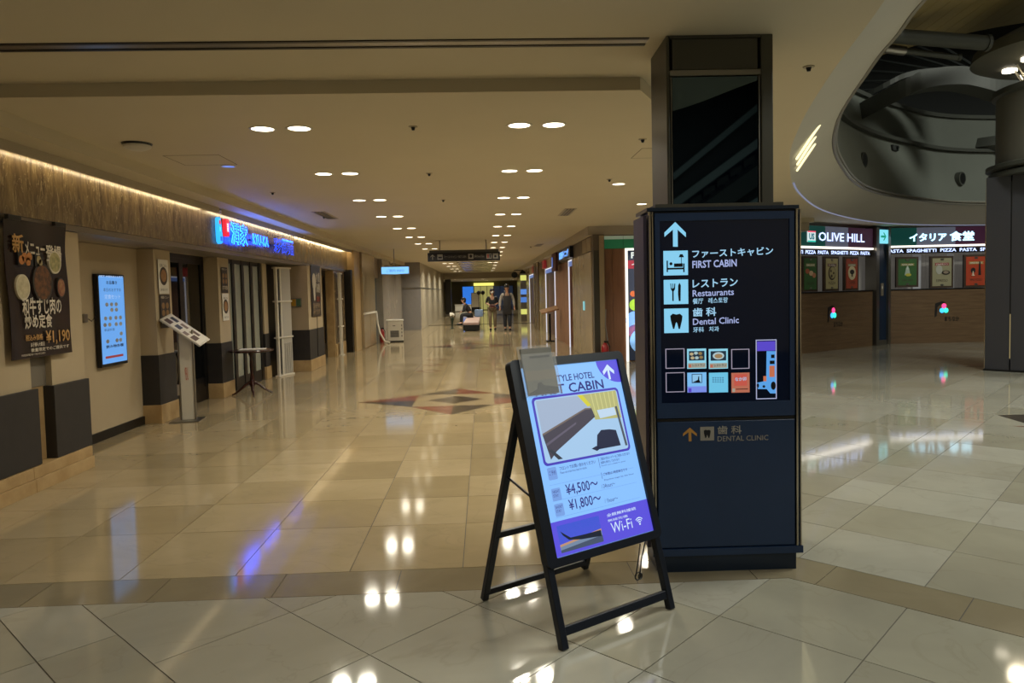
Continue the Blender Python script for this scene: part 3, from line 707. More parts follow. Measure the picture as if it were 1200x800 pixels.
b.box(kx(792), kx(792.7), .003, .0045, kz(792, 341), kz(792, 334)); b.xz([(kx(799), kz(799, 354)), (kx(801), kz(801, 354)), (kx(801.5), kz(801, 336)), (kx(800), kz(800, 333)), (kx(798.5), kz(798, 336)), (kx(798.2), kz(798, 346))], .003, .0045)
ink(b)
b = kb()
b.xz([(kx(x), kz(x, y)) for x, y in ((789, 371), (792, 368.5), (796, 369.5), (800, 368.5), (803, 371), (802.5, 376), (801.5, 380), (800, 386), (798.5, 386), (797, 380), (796, 378), (795, 380), (793.5, 386), (792, 386), (790.5, 380), (789.5, 376))], .003, .0045)
ink(b)
def ktext(s, x0, y0, x1, y1, mt=None, bold=.012, yf=.004):
    z0 = kz(x0, y1); z1 = kz(x0, y0)
    return text(s, (kx(x0), z0, kx(x1), z1), mt or KT, k, yf, bold=bold, tilt=.02)
ktext('ファーストキャビン', 815, 295.5, 908, 305, bold=.02)
ktext('FIRST CABIN', 815, 308, 866, 316.5, KW, .02)
ktext('レストラン', 815, 329.5, 867, 339, bold=.02)
ktext('Restaurants', 815, 341.5, 862.5, 349, KW)
ktext('餐厅   레스토랑', 815, 351, 855.5, 357.5)
ktext('歯 科', 815, 362, 842, 372, bold=.02)
ktext('Dental Clinic', 815, 374, 868, 381.5, KW)
ktext('牙科   치과', 815, 384, 845, 390)
# thumbnails
cols_ = [(783, 805), (808, 830), (833, 855), (859, 880)]; rws = [(409, 432), (436.5, 459.5)]
OFF = M('unlit thumbnail', '05070c', .4)
TH = {(0, 0): None, (1, 0): 'food', (2, 0): 'bowl', (3, 0): None, (0, 1): None, (1, 1): 'guide', (2, 1): 'grid', (3, 1): 'red'}
for (c_, r_), kd in TH.items():
    x0, x1 = cols_[c_]; y0, y1 = rws[r_]; y0 -= .0; 
    if kd is None:
        f = B()
        for a in ((x0, y0, x1, y0 + .9), (x0, y1 - .9, x1, y1), (x0, y0, x0 + 1, y1), (x1 - 1, y0, x1, y1)): f.box(kx(a[0]), kx(a[2]), .0045, .0056, kz(x0, a[3]), kz(x0, a[1]))
        f.build('thumbnail_outline', E('outline', 'b0a8c0' if c_ < 3 else 'c8ccec', .7), k)
        continue
    krect(x0, y0, x1, y1, E('thumb_' + kd, {'food': '8fd4ea', 'bowl': '8fd4ea', 'guide': '7bbdf2', 'grid': '6cc3e6', 'red': '9cc9e2'}[kd], .95), 'thumbnail')
    if kd in ('food', 'bowl'):
        krect(x0 + 2, y0 + 2.5, x1 - 2, y0 + 13.5, E('thumbpic', '22384a', .7), 'thumbnail_photo', .003)
        if kd == 'bowl':
            B().disc(kx((x0 + x1) / 2), kz(x0, y0 + 8), .030, .019, .002, .003, 18).build('dish', E('dish_white', 'bcd6dc', .8), k)
            B().disc(kx((x0 + x1) / 2), kz(x0, y0 + 8.3), .021, .012, .001, .002, 16).build('dish', E('dish_noodle', 'a98a62', .8), k)
        else:
            for q, (dx, dy) in enumerate(((5, 6), (10, 5), (15, 5.5), (6, 10.5), (11, 10.5), (16, 10))):
                B().disc(kx(x0 + dx), kz(x0, y0 + dy), .010, .008, .001, .003, 12).build('dish', E('dish%d' % (q % 3), ['c8b78e', 'b3cfd0', '9a8254'][q % 3], .8), k)
        krect(x0 + 1, y0 + 16.5, x1 - 1, y0 + 22, E('thumb_caption', 'b7b5a4', .7), 'caption', .003); krect(x0 + 1.5, y0 + 18, x0 + 4.5, y0 + 21.5, E('thumb_red', 'd07a60', .7), 'caption', .002)
        ktext('レストラン', x0 + 6, y0 + 17.5, x1 - 2, y0 + 20.5, KD, yf=.002)
    elif kd == 'guide':
        krect(x0 + 5, y0 + 1.5, x1 - 5, y0 + 12, E('thumb_frame', '26456a', .7), 'thumbnail_photo', .003); krect(x0 + 5.8, y0 + 2.2, x1 - 5.8, y0 + 11.2, E('thumb_sky', '8fc8ee', .9), 'thumbnail_photo', .002)
        kpoly([(x0 + 6, y0 + 11), (x0 + 12, y0 + 8), (x0 + 12.5, y0 + 4), (x0 + 13.5, y0 + 4), (x0 + 13.5, y0 + 8), (x0 + 15, y0 + 11)], KD, 'thumbnail_photo', .001)
        krect(x0, y0 + 16, x1, y1, E('thumb_violet', '7d92ee', .9), 'caption', .003); krect(x0 + 1, y0 + 18, x0 + 4.5, y1 - .5, E('thumb_violet2', '5a46c8', .9), 'caption', .002)
    elif kd == 'grid':
        for q in range(5):
            for w_ in range(3): krect(x0 + 4 + q * 2.8, y0 + 5 + w_ * 2.4, x0 + 5.6 + q * 2.8, y0 + 6.4 + w_ * 2.4, E('grid_ink', '4f8fb8', .7), 'graphic', .003)
    else:
        krect(x0 + 3, y0 + 1.5, x1 - 3, y0 + 15, E('thumb_redbox', 'c8584a', .9), 'thumbnail_photo', .003); ktext('なか卯', x0 + 4, y0 + 5, x1 - 4, y0 + 9.5, KT, yf=.002)
        krect(x0 + 1, y0 + 18, x0 + 4, y0 + 22, E('thumb_caption', 'b7b5a4', .7), 'caption', .003); krect(x0 + 5, y0 + 18.4, x1 - 2, y0 + 19.2, KD, 'caption', .003)
# floor map
f = B()
for a in ((887.5, 398, 911.5, 399), (887.5, 466, 911.5, 467), (887.5, 398, 888.5, 467), (910.5, 398, 911.5, 467)): f.box(kx(a[0]), kx(a[2]), .0045, .0056, kz(888, a[3]), kz(888, a[1]))
f.build('map_outline', E('map_line', 'b9bfe6', .8), k)
krect(889, 400, 910, 411, E('map_violet', '5b49d0', .9), 'map_area')
kpoly([(900, 411), (910.4, 411), (910.4, 460), (904, 460), (900, 455), (890, 455), (888, 452), (888, 448), (897, 446), (899.5, 440)], E('map_blue', '5aa6ee', .9), 'map_area')
krect(903, 428, 909, 441, E('map_orange', 'c8704e', .9), 'map_area', .003); krect(896, 440, 899.5, 446, E('map_orange', 'c8704e', .9), 'map_area', .003)
krect(903.5, 422, 909, 426, KD, 'map_area', .003); krect(905, 415, 909, 419, KD, 'map_area', .003)
B().disc(kx(907.5), kz(907, 451), .013, .022, .003, .0045, 18).build('map_area', KD, k); B().disc(kx(889.5), kz(889, 451), .006, .012, .003, .0045, 14).build('map_area', KD, k); B().disc(kx(896.5), kz(896, 452), .007, .007, .003, .0045, 12).build('map_area', KD, k)
# lower printed row
KP = M('printed beige', '8f8a80', .5); KO = M('printed amber', 'b8853a', .5)
def kr2(b): return b
B().xz([(kx(x), kz(x, y)) for x, y in ((810, 500), (818, 507), (818, 510), (811.6, 505.4), (811.6, 516), (808.4, 516), (808.4, 505.4), (802, 510), (802, 507))], -.0012, .0005).build('arrow', KO, k)
B().box(kx(822), kx(838), -.0012, .0005, kz(830, 515), kz(830, 499)).build('pictogram_tile', KP, k)
B().xz([(kx(x), kz(x, y)) for x, y in ((826, 503.5), (828, 502.4), (830, 503), (832, 502.4), (834, 503.5), (833.6, 507), (832.4, 512), (831.4, 512), (830, 508), (828.6, 512), (827.6, 512), (826.4, 507))], -.002, -.0012).build('pictogram', KD, k)
text('歯 科', (kx(842), kz(842, 508), kx(870), kz(842, 498)), KP, k, -.001, bold=.02)
text('DENTAL CLINIC', (kx(842), kz(842, 516), kx(901), kz(842, 510)), KP, k, -.001)
area_light('sign_glow', (.38, -.03, 1.4), .6, .8, .6, (.5, .78, 1), (-PI / 2, 0, 0), k)

# ------------------------------------------------------------------ illuminated A-frame board
A = thing('lightbox_easel', 'black A-frame stand with glowing blue hotel poster in front of the guide sign', 'easel sign', (.302, 2.939, 0), math.atan2(.537, .843))
TH_ = math.atan(.30); tr = (-TH_, 0, 0); cs_ = math.cos(TH_)
def L_(z): return z / cs_                      # height above ground -> length along the leaning face
B().cbox(-.012, .022, -.005, .03, L_(.004), L_(.34), .004).build('leg', m_blackmetal, A, rot=tr)
B().cbox(.628, .662, -.005, .03, L_(.004), L_(.34), .004).build('leg', m_blackmetal, A, rot=tr)
B().cbox(.02, .63, .0, .026, L_(.052), L_(.088), .003).build('front_crossbar', m_blackmetal, A, rot=tr)
def rrect(x0, z0, x1, z1, r, n=6):
    P = []
    for cx, cz, a in ((x1 - r, z1 - r, 0), (x0 + r, z1 - r, PI / 2), (x0 + r, z0 + r, PI), (x1 - r, z0 + r, 3 * PI / 2)):
        for i in range(n + 1): P.append((cx + r * math.cos(a + i * PI / 2 / n), cz + r * math.sin(a + i * PI / 2 / n)))
    return P
X0, X1, Z0, Z1 = .04, .630, L_(.352), L_(1.152)
ou, inn = rrect(-.014, L_(.318), .668, L_(1.19), .03), rrect(X0, Z0, X1, Z1, .006)
b = B(); n_ = len(ou)
vs = [(x, y, z) for y in (-.016, .026) for P in (ou, inn) for x, z in P]
fs = []
for i in range(n_):
    j = (i + 1) % n_
    fs += [(i, j, n_ + j, n_ + i), (2 * n_ + i, 3 * n_ + i, 3 * n_ + j, 2 * n_ + j), (i, 2 * n_ + i, 2 * n_ + j, j), (n_ + i, n_ + j, 3 * n_ + j, 3 * n_ + i)]
b.add(vs, fs).build('frame', m_blackmetal, A, rot=tr)
B().xz(rrect(-.01, L_(.322), .664, L_(1.186), .03), .0265, .034).build('back_panel', m_black, A, rot=tr)
PW, PH = X1 - X0, Z1 - Z0
def ax(u): return X0 + u * PW
def az(v): return Z0 + v * PH
PB = E('poster_blue', '86bdfb', 1.05); PV = E('poster_violet', '5a50dc', 1.0); PD = M('poster ink', '22206a', .5, emit='2a2474', power=.7); PK = E('poster_white', 'cfe6ff', 1.0)
pst = B().box(X0 + .001, X1 - .001, -.004, .024, Z0 + .001, Z1 - .001).build('poster', PB, A, rot=tr)
YS = [-.0046]
def pbox(u0, v0, u1, v1, mt, name='graphic', y=-.0052): return B().box(ax(u0), ax(u1), y, y + .0011, az(v0), az(v1)).build(name, mt, pst)
def ppoly(P, mt, name='graphic', y=-.0052): return B().xz([(ax(a), az(b)) for a, b in P], y, y + .0011).build(name, mt, pst)
def ptext(s, u0, v0, u1, v1, mt=PD, bold=0.0, y=-.0056): return text(s, (ax(u0), az(v0), ax(u1), az(v1)), mt, pst, y, bold=bold)
pbox(0.002, 0.002, .998, .178, PV, 'violet_band')
P = [(.998, .998), (.77, .998)] + [(.998 - .228 * math.cos(a), .998 - .135 * math.sin(a)) for a in [PI / 2 * i / 10 for i in range(1, 11)]]
ppoly(P, PV, 'corner_badge')
ppoly([(.885, .975), (.945, .935), (.94, .915), (.893, .942), (.893, .885), (.872, .885), (.872, .942), (.826, .915), (.82, .935)], PK, 'arrow', -.0062)
ptext('FIRST STYLE HOTEL', .13, .905, .72, .942, bold=.012)
ptext('FIRST CABIN', .10, .838, .80, .892, bold=.015)
# photograph of a cabin bed, printed flat
B().xz([(ax(.055) + (x), z) for x, z in rrect(0, az(.465), PW * .89, az(.835), .022)], -.0052, -.0041).build('photo_border', E('photo_border', '4a3fc0', .9), pst)
U0, U1, V0, V1 = .075, .925, .478, .822
def q(u, v): return (U0 + (U1 - U0) * u, V0 + (V1 - V0) * v)
B().xz([(ax(U0) + x, z) for x, z in rrect(0, az(V0), PW * (U1 - U0), az(V1), .016)], -.0062, -.0053).build('cabin_photo', E('photo_bed', 'a8cdf0', .95), pst)
def pq(P, col, pw, y): ppoly([q(*p) for p in P], E('ph' + col, col, pw), 'cabin_photo', y)
pq([(.02, .98), (.62, .98), (.64, .72), (.02, .42)], 'a9bbd6', .9, -.0072)
pq([(.5, .985), (.985, .985), (.985, .52), (.66, .55), (.62, .80)], 'b9b878', .95, -.0076)
for i in range(6): pq([(.66 + .055 * i, .98), (.672 + .055 * i, .98), (.685 + .05 * i, .62), (.675 + .05 * i, .62)], 'd6d48c', .9, -.0080)
pq([(.5, .985), (.56, .985), (.64, .80), (.60, .78)], 'd8d23a', .95, -.0084)
pq([(.02, .44), (.56, .74), (.64, .73), (.66, .60), (.14, .16), (.06, .05)], '4c4756', .8, -.0088)
pq([(.02, .46), (.56, .76), (.64, .75), (.64, .73), (.56, .735), (.02, .43)], '7a6c66', .85, -.0092)
pq([(.04, .30), (.42, .56), (.42, .53), (.04, .26)], '6b6478', .8, -.0092)
pq([(.70, .70), (.92, .71), (.93, .58), (.72, .56)], 'c4dcf2', .95, -.0088)
pq([(.60, .07), (.90, .07), (.88, .33), (.80, .36), (.70, .37), (.64, .30)], '232a4c', .7, -.0096)
pq([(.54, .10), (.60, .05), (.66, .09), (.60, .13)], '232a4c', .7, -.0096)
pq([(.93, .72), (.955, .72), (.985, .05), (.96, .05)], '5a6470', .7, -.0096)
pq([(.05, .20), (.09, .20), (.19, .03), (.14, .03)], '3c4250', .7, -.0094)
for v in (.425, .315, .235):
    B().xz([(ax(.075) + x, z) for x, z in rrect(0, az(v - .035), .05, az(v + .03), .006)], -.0050, -.0041).build('price_badge', E('badge', '7aa4e8', .95), pst)
ptext('ご予約', .085, .415, .15, .438)
ptext('NIGHT\nSTAY', .085, .30, .15, .335); ptext('SHORT\nSTAY', .085, .22, .15, .255)
ptext('フロントでお問い合わせください', .19, .43, .55, .45, bold=.01)
ptext('Please ask at the front desk for details', .19, .412, .45, .424)
ptext('ご宿泊の方はシャワーをご利用いただけます', .60, .44, .92, .456, bold=.01); ptext('深夜も受付しております', .60, .42, .80, .434, bold=.01); ptext('Showers are available for guests', .60, .405, .86, .414)
ptext('ご休憩は1時間単位です', .60, .355, .86, .371, bold=.01); ptext('Daytime stays by the hour', .60, .325, .92, .336)
ptext('¥4,500〜', .21, .288, .53, .352, bold=.01); ptext('/ 24hours〜', .56, .290, .70, .312)
ptext('¥1,800〜', .21, .208, .53, .272, bold=.01); ptext('/ 1hour〜', .56, .210, .70, .232)
for u, v0_, v1_ in ((.585, .34, .375), (.585, .40, .46)): pbox(u, v0_, u + .002, v1_, PD)
for v in (.195, .281, .364): pbox(.07, v, .93, v + .0012, E('rule', '6e9ae0', .9), 'rule')
wp = (.06, .018, .47, .155)
pbox(wp[0], wp[1], wp[2], wp[3], E('wing_sky', '2a63d0', .9), 'wing_photo')
def wq(P, col, pw, y): ppoly([(wp[0] + (wp[2] - wp[0]) * a, wp[1] + (wp[3] - wp[1]) * b) for a, b in P], E('wg' + col, col, pw), 'wing_photo', y)
wq([(.0, .0), (1, .0), (1, .42), (0, .22)], '88a0c0', .7, -.0060); wq([(0, .22), (1, .42), (1, .50), (0, .30)], 'd0a080', .8, -.0064); wq([(0, 0), (1, 0), (1, .25), (0, .10)], '50607c', .7, -.0064)
wq([(.06, .78), (.10, .62), (.22, .40), (.5, .30), (.98, .22), (.98, .45), (.6, .45), (.26, .47), (.12, .68)], '15233c', .6, -.0068)
ptext('全館無料接続', .55, .135, .86, .152, PK, .01); ptext('無線完備', .55, .108, .76, .122, PK); ptext('Wi-Fi', .57, .045, .79, .100, PK)
wb = B(); cx_, cz_ = ax(.87), az(.055)
for r in (.011, .020, .029):
    pts = [(cx_ + r * math.sin(a), -.0050, cz_ + r * math.cos(a)) for a in [(-.8 + 1.6 * i / 10) for i in range(11)]]
    wb.tube(pts, .0022, 5)
wb.disc(cx_, cz_, .005, .005, -.006, -.004, 12); wb.build('wireless_symbol', PK, pst)
# rear legs, bars, hinges, struts
HY, HZ = .306, .975; RY = .63
def rear(z): return RY - (RY - HY) * z / HZ
for x in (-.012, .628):
    p0 = Vector((x + .017, RY, .004)); p1 = Vector((x + .017, HY - .005, HZ))
    d = (p1 - p0); ang = math.atan2(-(RY - HY), HZ)
    B().cbox(x, x + .034, -.014, .014, 0, d.length, .004).build('leg', m_blackmetal, A, loc=(0, RY, .006), rot=(-ang, 0, 0))
    B().box(x + .006, x + .028, HY + -.012, HY + .018, HZ - .03, HZ + .012).build('hinge', m_black, A)
    B().tube([(x + .017, rear(.652) - .012, .652), (x + .017, .22, .60)], .006, 6).build('strut', m_blackmetal, A)
for z in (.045, .352): B().cbox(.0, .65, rear(z) - .012, rear(z) + .012, z - .014, z + .014, .003).build('rear_crossbar', m_blackmetal, A)
cb = B(); cb.tube([(.50, .06, .33), (.505, .08, .24), (.50, .09, .17)], .003, 6); cb.tube([(.53, .06, .33), (.527, .08, .24), (.525, .09, .17)], .003, 6)
cb.tube([(.513 + .018 * math.cos(a), .09, .165 + .018 * math.sin(a)) for a in [2 * PI * i / 14 for i in range(15)]], .0035, 6); cb.tube([(.53 + .010 * math.cos(a), .092, .16 + .012 * math.sin(a)) for a in [2 * PI * i / 10 for i in range(11)]], .0045, 6)
cb.build('power_cord', m_black, A)
# leaflet holder clipped to the top left corner
H_ = thing('leaflet_holder', 'clear acrylic holder with grey leaflets hooked over the easel top left corner', 'holder', A.location, A.rotation_euler[2])
hr = (-TH_, 0, 0)
hb = B(); hx0, hx1, hz0, hz1 = .035, .228, L_(1.022), L_(1.235)
hb.box(hx0, hx1, -.042, -.040, hz0, hz1 - .03); hb.box(hx0, hx1, -.020, -.018, hz0, hz1 + .01); hb.box(hx0, hx0 + .002, -.040, -.020, hz0, hz1 - .03); hb.box(hx1 - .002, hx1, -.040, -.020, hz0, hz1 - .03); hb.box(hx0, hx1, -.040, -.020, hz0 - .002, hz0)
hb.build('acrylic_case', m_glass, H_, rot=hr)
B().box(hx0 + .01, hx1 - .012, -.034, -.024, hz0 + .004, hz1 - .004).build('leaflet', M('grey leaflet', '7a7870', .5), H_, rot=hr)
B().box(hx0 + .01, hx1 - .012, -.0352, -.0342, hz0 + .07, hz0 + .115).build('leaflet', M('taupe leaflet band', '8a8070', .5), H_, rot=hr)
B().box(hx0 + .05, hx1 - .03, -.0358, -.0352, hz1 - .05, hz1 - .04).build('leaflet', M('leaflet ink', '1c1c1c', .5), H_, rot=hr)
B().xz([(hx0 + .012, hz0 + .006), (hx1 - .014, hz0 + .006), (hx1 - .014, hz0 + .03), (hx0 + .10, hz0 + .045), (hx0 + .09, hz0 + .06), (hx0 + .07, hz0 + .058), (hx0 + .06, hz0 + .03), (hx0 + .012, hz0 + .015)], -.0352, -.0342).build('leaflet', M('leaflet shade', '34363c', .5), H_, rot=hr)
B().box(hx0 + .06, hx1 - .06, -.018, .036, L_(1.19) + .006, L_(1.19) + .009).build('hook', m_glass, H_, rot=hr)
area_light('poster_glow', (.33, -.02, .78), .5, .75, 1.1, (.45, .68, 1), (-PI / 2 - TH_, 0, 0), A)

# ------------------------------------------------------------------ left shop: banner, screen, menus, neon sign
bn = thing('food_banner', 'dark hanging banner showing bowls of food and price 1,190 yen at far left', 'banner', (-3.585, 5.60, 0), PI / 2)
b = B(); NX, NZ = 10, 14
vs = []; fs = []
for layer in (0, .004):
    for j in range(NZ + 1):
        for i in range(NX + 1):
            u, v = i / NX, j / NZ
            z = 1.065 + 1.075 * v
            x = .015 * math.sin(v * 7) * (1 if u > .5 else .6) + .80 * u * (1 - .02 * math.sin(v * 9))
            vs.append((x, -.014 - .005 * math.sin(u * 9 + v * 5) - .004 * (1 - v) * abs(math.sin(u * 14)) + layer, z))
m_ = (NX + 1) * (NZ + 1)
for j in range(NZ):
    for i in range(NX):
        a = j * (NX + 1) + i; fs.append((a, a + 1, a + NX + 2, a + NX + 1)); fs.append((m_ + a, m_ + a + NX + 1, m_ + a + NX + 2, m_ + a + 1))
M('vinyl banner', '1e1513', .25, kind='noise', col2='2a1c18', scale=3)
b.add(vs, fs).build('sheet', _mats['vinyl banner'], bn, smooth=True)
for x in (.06, .66): B().cbox(x - .03, x + .13, -.03, 0, 2.135, 2.17, .004).build('clip', m_black, bn)
BY = -.028
bw = M('banner white', 'c9c0ae', .5); bg = M('banner gold', 'b58a4a', .5)
def bt(s, x0, z0, x1, z1, mt, bold=.02): return text(s, (x0, z0, x1, z1), mt, bn, BY, bold=bold, name='lettering')
bt('新', .06, 1.88, .20, 2.03, bg, .03); bt('メニュー', .21, 1.87, .47, 1.98, bw, .03); bt('登場', .48, 1.83, .70, 1.97, bw, .03)
bt('和牛すじ肉の', .14, 1.40, .66, 1.54, bw, .03); bt('炒め定食', .16, 1.29, .52, 1.41, bw, .03)
bt('¥1,190', .42, 1.15, .76, 1.27, bg, .02); bt('税込み価格', .16, 1.20, .38, 1.25, bg, .02); bt('お子様も大歓迎', .22, 1.15, .40, 1.185, bw); bt('数量限定でのご提供です', .22, 1.11, .74, 1.14, bw); bt('PRESENTED BY THE KITCHEN', .10, 1.085, .40, 1.10, bw, 0)
def dish(x, z, rx, rz, rim, fill, seed):
    B().disc(x, z, rx, rz, BY - .001, BY + .022, 24).build('dish_picture', M('rim' + rim, rim, .5), bn)
    B().disc(x, z, rx * .86, rz * .86, BY - .002, BY - .001, 22).build('dish_picture', M('food' + fill[0], fill[0], .6, kind='noise', col2=fill[1], scale=26, detail=3), bn)
dish(.165, 1.62, .085, .10, 'c8bfa6', ('a89c7c', 'c9bf9e'), 1); dish(.60, 1.83, .088, .095, 'cfc7b0', ('7a7a4c', 'b5a878'), 2); dish(.42, 1.66, .13, .16, '27231f', ('2a1c12', '7a4c26'), 3); dish(.67, 1.62, .06, .085, '1f1c1a', ('6e2a22', 'a07a52'), 4)
for x0, x1, fl in ((.12, .31, ('a85f24', 'c98a44')), (.33, .44, ('6b5c3a', 'a8895c'))):
    B().box(x0, x1, BY - .001, BY + .022, 1.79, 1.90).build('tray_picture', M('tray', '15110f', .5), bn)
for i, (x, z, r) in enumerate(((.16, 1.83, .032), (.20, 1.85, .035), (.24, 1.82, .03), (.26, 1.86, .03), (.38, 1.84, .03), (.40, 1.82, .024))):
    B().disc(x, z, r, r * 1.1, BY - .004, BY - .001, 14).build('fried_food_picture', M('fry%d' % (i // 4), ['a8622a', '8a7c58'][i // 4], .6, kind='noise', col2=['c98a48', 'a5966c'][i // 4], scale=30), bn)

S = thing('menu_screen', 'tall glowing blue menu screen in a black frame on the recessed cream wall', 'screen', (-4.09, 7.88, 0), PI / 2)
B().cbox(0, .57, 0, .05, .785, 1.79, .006).build('bezel', m_black, S)
B().box(.022, .548, -.003, 0, .82, 1.765).build('display', E('menu_blue', '68a8f0', .95), S)
B().box(.15, .42, .05, .06, 1.1, 1.5).build('wall_bracket', m_steel, S)
SI = M('screen ink', '1e2c44', .5, emit='26426a', power=.5); SR = E('screen_red', 'a03a3a', .8); SW = E('screen_pale', 'b8d4ff', .9)
def st(s, x0, z0, x1, z1, mt=SI, bold=0): return text(s, (x0, z0, x1, z1), mt, S, -.004, bold=bold)
st('SET MENU LIST', .03, 1.755, .54, 1.775, SW, .02)
st('お品書き', .17, 1.68, .40, 1.72, bold=.02); st('本日のおすすめ', .10, 1.60, .48, 1.64); st('定食セット', .12, 1.52, .46, 1.57, SW); st('単品料理', .08, 1.17, .30, 1.20); st('飲み物各種', .10, .98, .48, 1.02, bold=.03)
random.seed(5)
for z, xs_ in ((1.46, (.16, .26, .36)), (1.31, (.12, .22, .34, .44)), (1.13, (.44,)), (1.06, (.14, .34, .42)), (.95, ()), (1.40, (.26, .36)), (1.24, (.10, .20, .34, .44))):
    for x in xs_: B().disc(x, z, .032, .022, -.005, -.003, 14).build('dish_picture', M('scr dish %d' % random.randint(0, 2), random.choice(['6a6450', '8c8c84', '4c4a48']), .5, emit='6a6c70', power=.5), S)
B().box(.08, .46, -.005, -.003, .875, .90).build('footer_bar', SR, S)
wc = thing('wall_socket', 'small grey switch box with loose black wire beside the blue screen', 'socket', (-4.15, 7.68, 1.32), PI / 2)
B().cbox(-.03, .05, -.025, .0, -.04, .05, .004).build('box', m_steel, wc)
B().tube([(.05, -.02, .0), (.10, -.03, -.03), (.17, -.035, .01), (.20, -.03, .09)], .004, 6).build('wire', m_black, wc)
B().tube([(-.14, -.006, .05), (-.10, -.01, .0), (-.10, -.01, -.06), (-.15, -.006, -.09)], .004, 6).build('wire', m_black, wc)

def sheet(x, y, z0, z1, w, label, kind, yw=-.016):
    t = thing('menu_sheet', label, 'menu', (x, y, 0), PI / 2)
    dark = kind == 'dark'
    B().box(0, w, yw, yw + .003, z0, z1).build('sheet', M('brown menu', '2e2420', .5) if dark else m_paper, t)
    zc = (z0 + z1) / 2
    if dark:
        for i in range(4):
            B().disc(w * (.3 + .4 * (i % 2)), z0 + (z1 - z0) * (.45 + .22 * (i // 2)), w * .15, w * .14, yw - .002, yw, 12).build('dish_picture', M('menu dish', '8a6a44', .6), t)
        text('おすすめ定食', (w * .1, z0 + (z1 - z0) * .12, w * .9, z0 + (z1 - z0) * .3), bw, t, yw - .001, bold=.02)
        text('特選メニュー', (w * .1, z1 - (z1 - z0) * .12, w * .9, z1 - (z1 - z0) * .04), bw, t, yw - .001, bold=.02)
    else:
        B().disc(w * .5, z0 + (z1 - z0) * .52, w * .38, w * .40, yw - .002, yw, 20).build('dish_picture', M('black bowl', '2a1d14', .5), t)
        B().disc(w * .5, z0 + (z1 - z0) * .53, w * .28, w * .28, yw - .003, yw - .002, 16).build('dish_picture', M('noodles', '8a5c34', .6, kind='noise', col2='a88254', scale=30), t)
        text('石焼ごはん', (w * .15, z1 - (z1 - z0) * .22, w * .85, z1 - (z1 - z0) * .12), m_black, t, yw - .001)
        text('お持ち帰りできます', (w * .15, z0 + (z1 - z0) * .08, w * .85, z0 + (z1 - z0) * .16), m_black, t, yw - .001)
    return t
sheet(-3.95, 8.98, 1.57, 1.99, .28, 'white menu sheet with a bowl, upper one on the pillar beside the screen', 'white')
sheet(-3.95, 8.99, 1.15, 1.56, .28, 'brown menu sheet, lower one on the pillar beside the screen', 'dark')
sheet(-3.95, 11.10, 1.58, 1.97, .27, 'brown menu sheet, upper one on the pillar behind the round table', 'dark')
sheet(-3.95, 11.10, 1.16, 1.57, .27, 'white menu sheet with a bowl, lower one on the pillar behind the round table', 'white')
t = thing('tall_poster', 'tall brown and white poster hanging on the wide cream pillar', 'poster', (-3.5, 14.86, 0), PI / 2)
B().box(0, .82, -.020, -.016, 1.08, 2.11).build('sheet', M('brown poster', '2c2320', .4), t)
B().box(.0, .82, -.026, -.014, 2.10, 2.13).build('top_rod', m_black, t)
B().disc(.24, 1.80, .15, .17, -.023, -.020, 16).build('figure_picture', bw, t); B().disc(.24, 1.60, .08, .20, -.024, -.021, 14).build('figure_picture', bw, t)
text('食べ放題\n飲み放題', (.42, 1.55, .74, 2.0), bw, t, -.022, bold=.02); text('宴会予約\n承ります', (.12, 1.12, .72, 1.36), M('poster tan', '9a8468', .6), t, -.022, bold=.02); text('焼肉', (.44, 1.38, .72, 1.5), M('poster red', '8a3a28', .6), t, -.022, bold=.02)
B().tube([(.38, -.03, 1.08), (.38, -.02, .25)], .006, 6).build('cord', m_black, t)
t = thing('fire_bell_plate', 'small yellow and green sticker plate beside the folded steel gate', 'plate', (-3.62, 14.6, 1.38), 0)
B().cbox(-.22, .0, -.02, .0, -.09, .09, .003).build('plate', m_steel, t); B().box(-.20, -.11, -.024, -.02, -.07, .07).build('sticker', M('amber sticker', 'b58a1c', .5), t); B().box(-.10, -.02, -.024, -.02, -.07, .07).build('sticker', M('green sticker', '4a6a4c', .5), t)

# neon channel letters on the fascia
N_ = thing('neon_sign', 'glowing blue channel letter restaurant sign on the brown marble fascia', 'sign', (-3.60, 9.95, 0), PI / 2)
NB = E('neon_blue', '1448ff', 16); NC = E('neon_cyan', '30a8ff', 1.5); NR = E('neon_red', 'ff2a3c', .9); NWh = E('neon_white', 'd8f0ff', 1.6); ND = E('neon_core', '1848e8', 1.6)
def neon(s, x0, z0, x1, z1, core, halo, bold=.03, y=-.05):
    text(s, (x0 - .012, z0 - .012, x1 + .012, z1 + .012), halo, N_, y, 'letter_halo', bold=.024)
    o = text(s, (x0, z0, x1, z1), core, N_, y - .012, 'channel_letter', bold=0)
b = B(); b.xz([(.06, 2.34), (.07, 2.27), (.12, 2.24), (.18, 2.26), (.19, 2.34), (.165, 2.42), (.15, 2.52), (.13, 2.58), (.09, 2.60), (.06, 2.57), (.055, 2.48)], -.05, -.002); b.build('bottle_emblem', NC, N_)
B().disc(.095, 2.53, .025, .03, -.056, -.05, 16).build('emblem_dot', NR, N_); B().box(.08, .12, -.055, -.05, 2.41, 2.47).build('emblem_mark', NB, N_); B().box(.10, .155, -.055, -.05, 2.28, 2.34).build('emblem_mark', ND, N_)
B().xz(rrect(.33, 2.36, .46, 2.60, .03), -.05, -.002).build('red_tablet', NR, N_); text('炭焼', (.365, 2.42, .43, 2.55), NWh, N_, -.052, bold=.02)
neon('潤家', .52, 2.28, 1.24, 2.58, ND, NB, .02); neon('RYU-KA', 1.50, 2.34, 2.30, 2.48, ND, NB, .02); neon('彩御麺', 2.56, 2.26, 3.86, 2.52, ND, NB, .02)
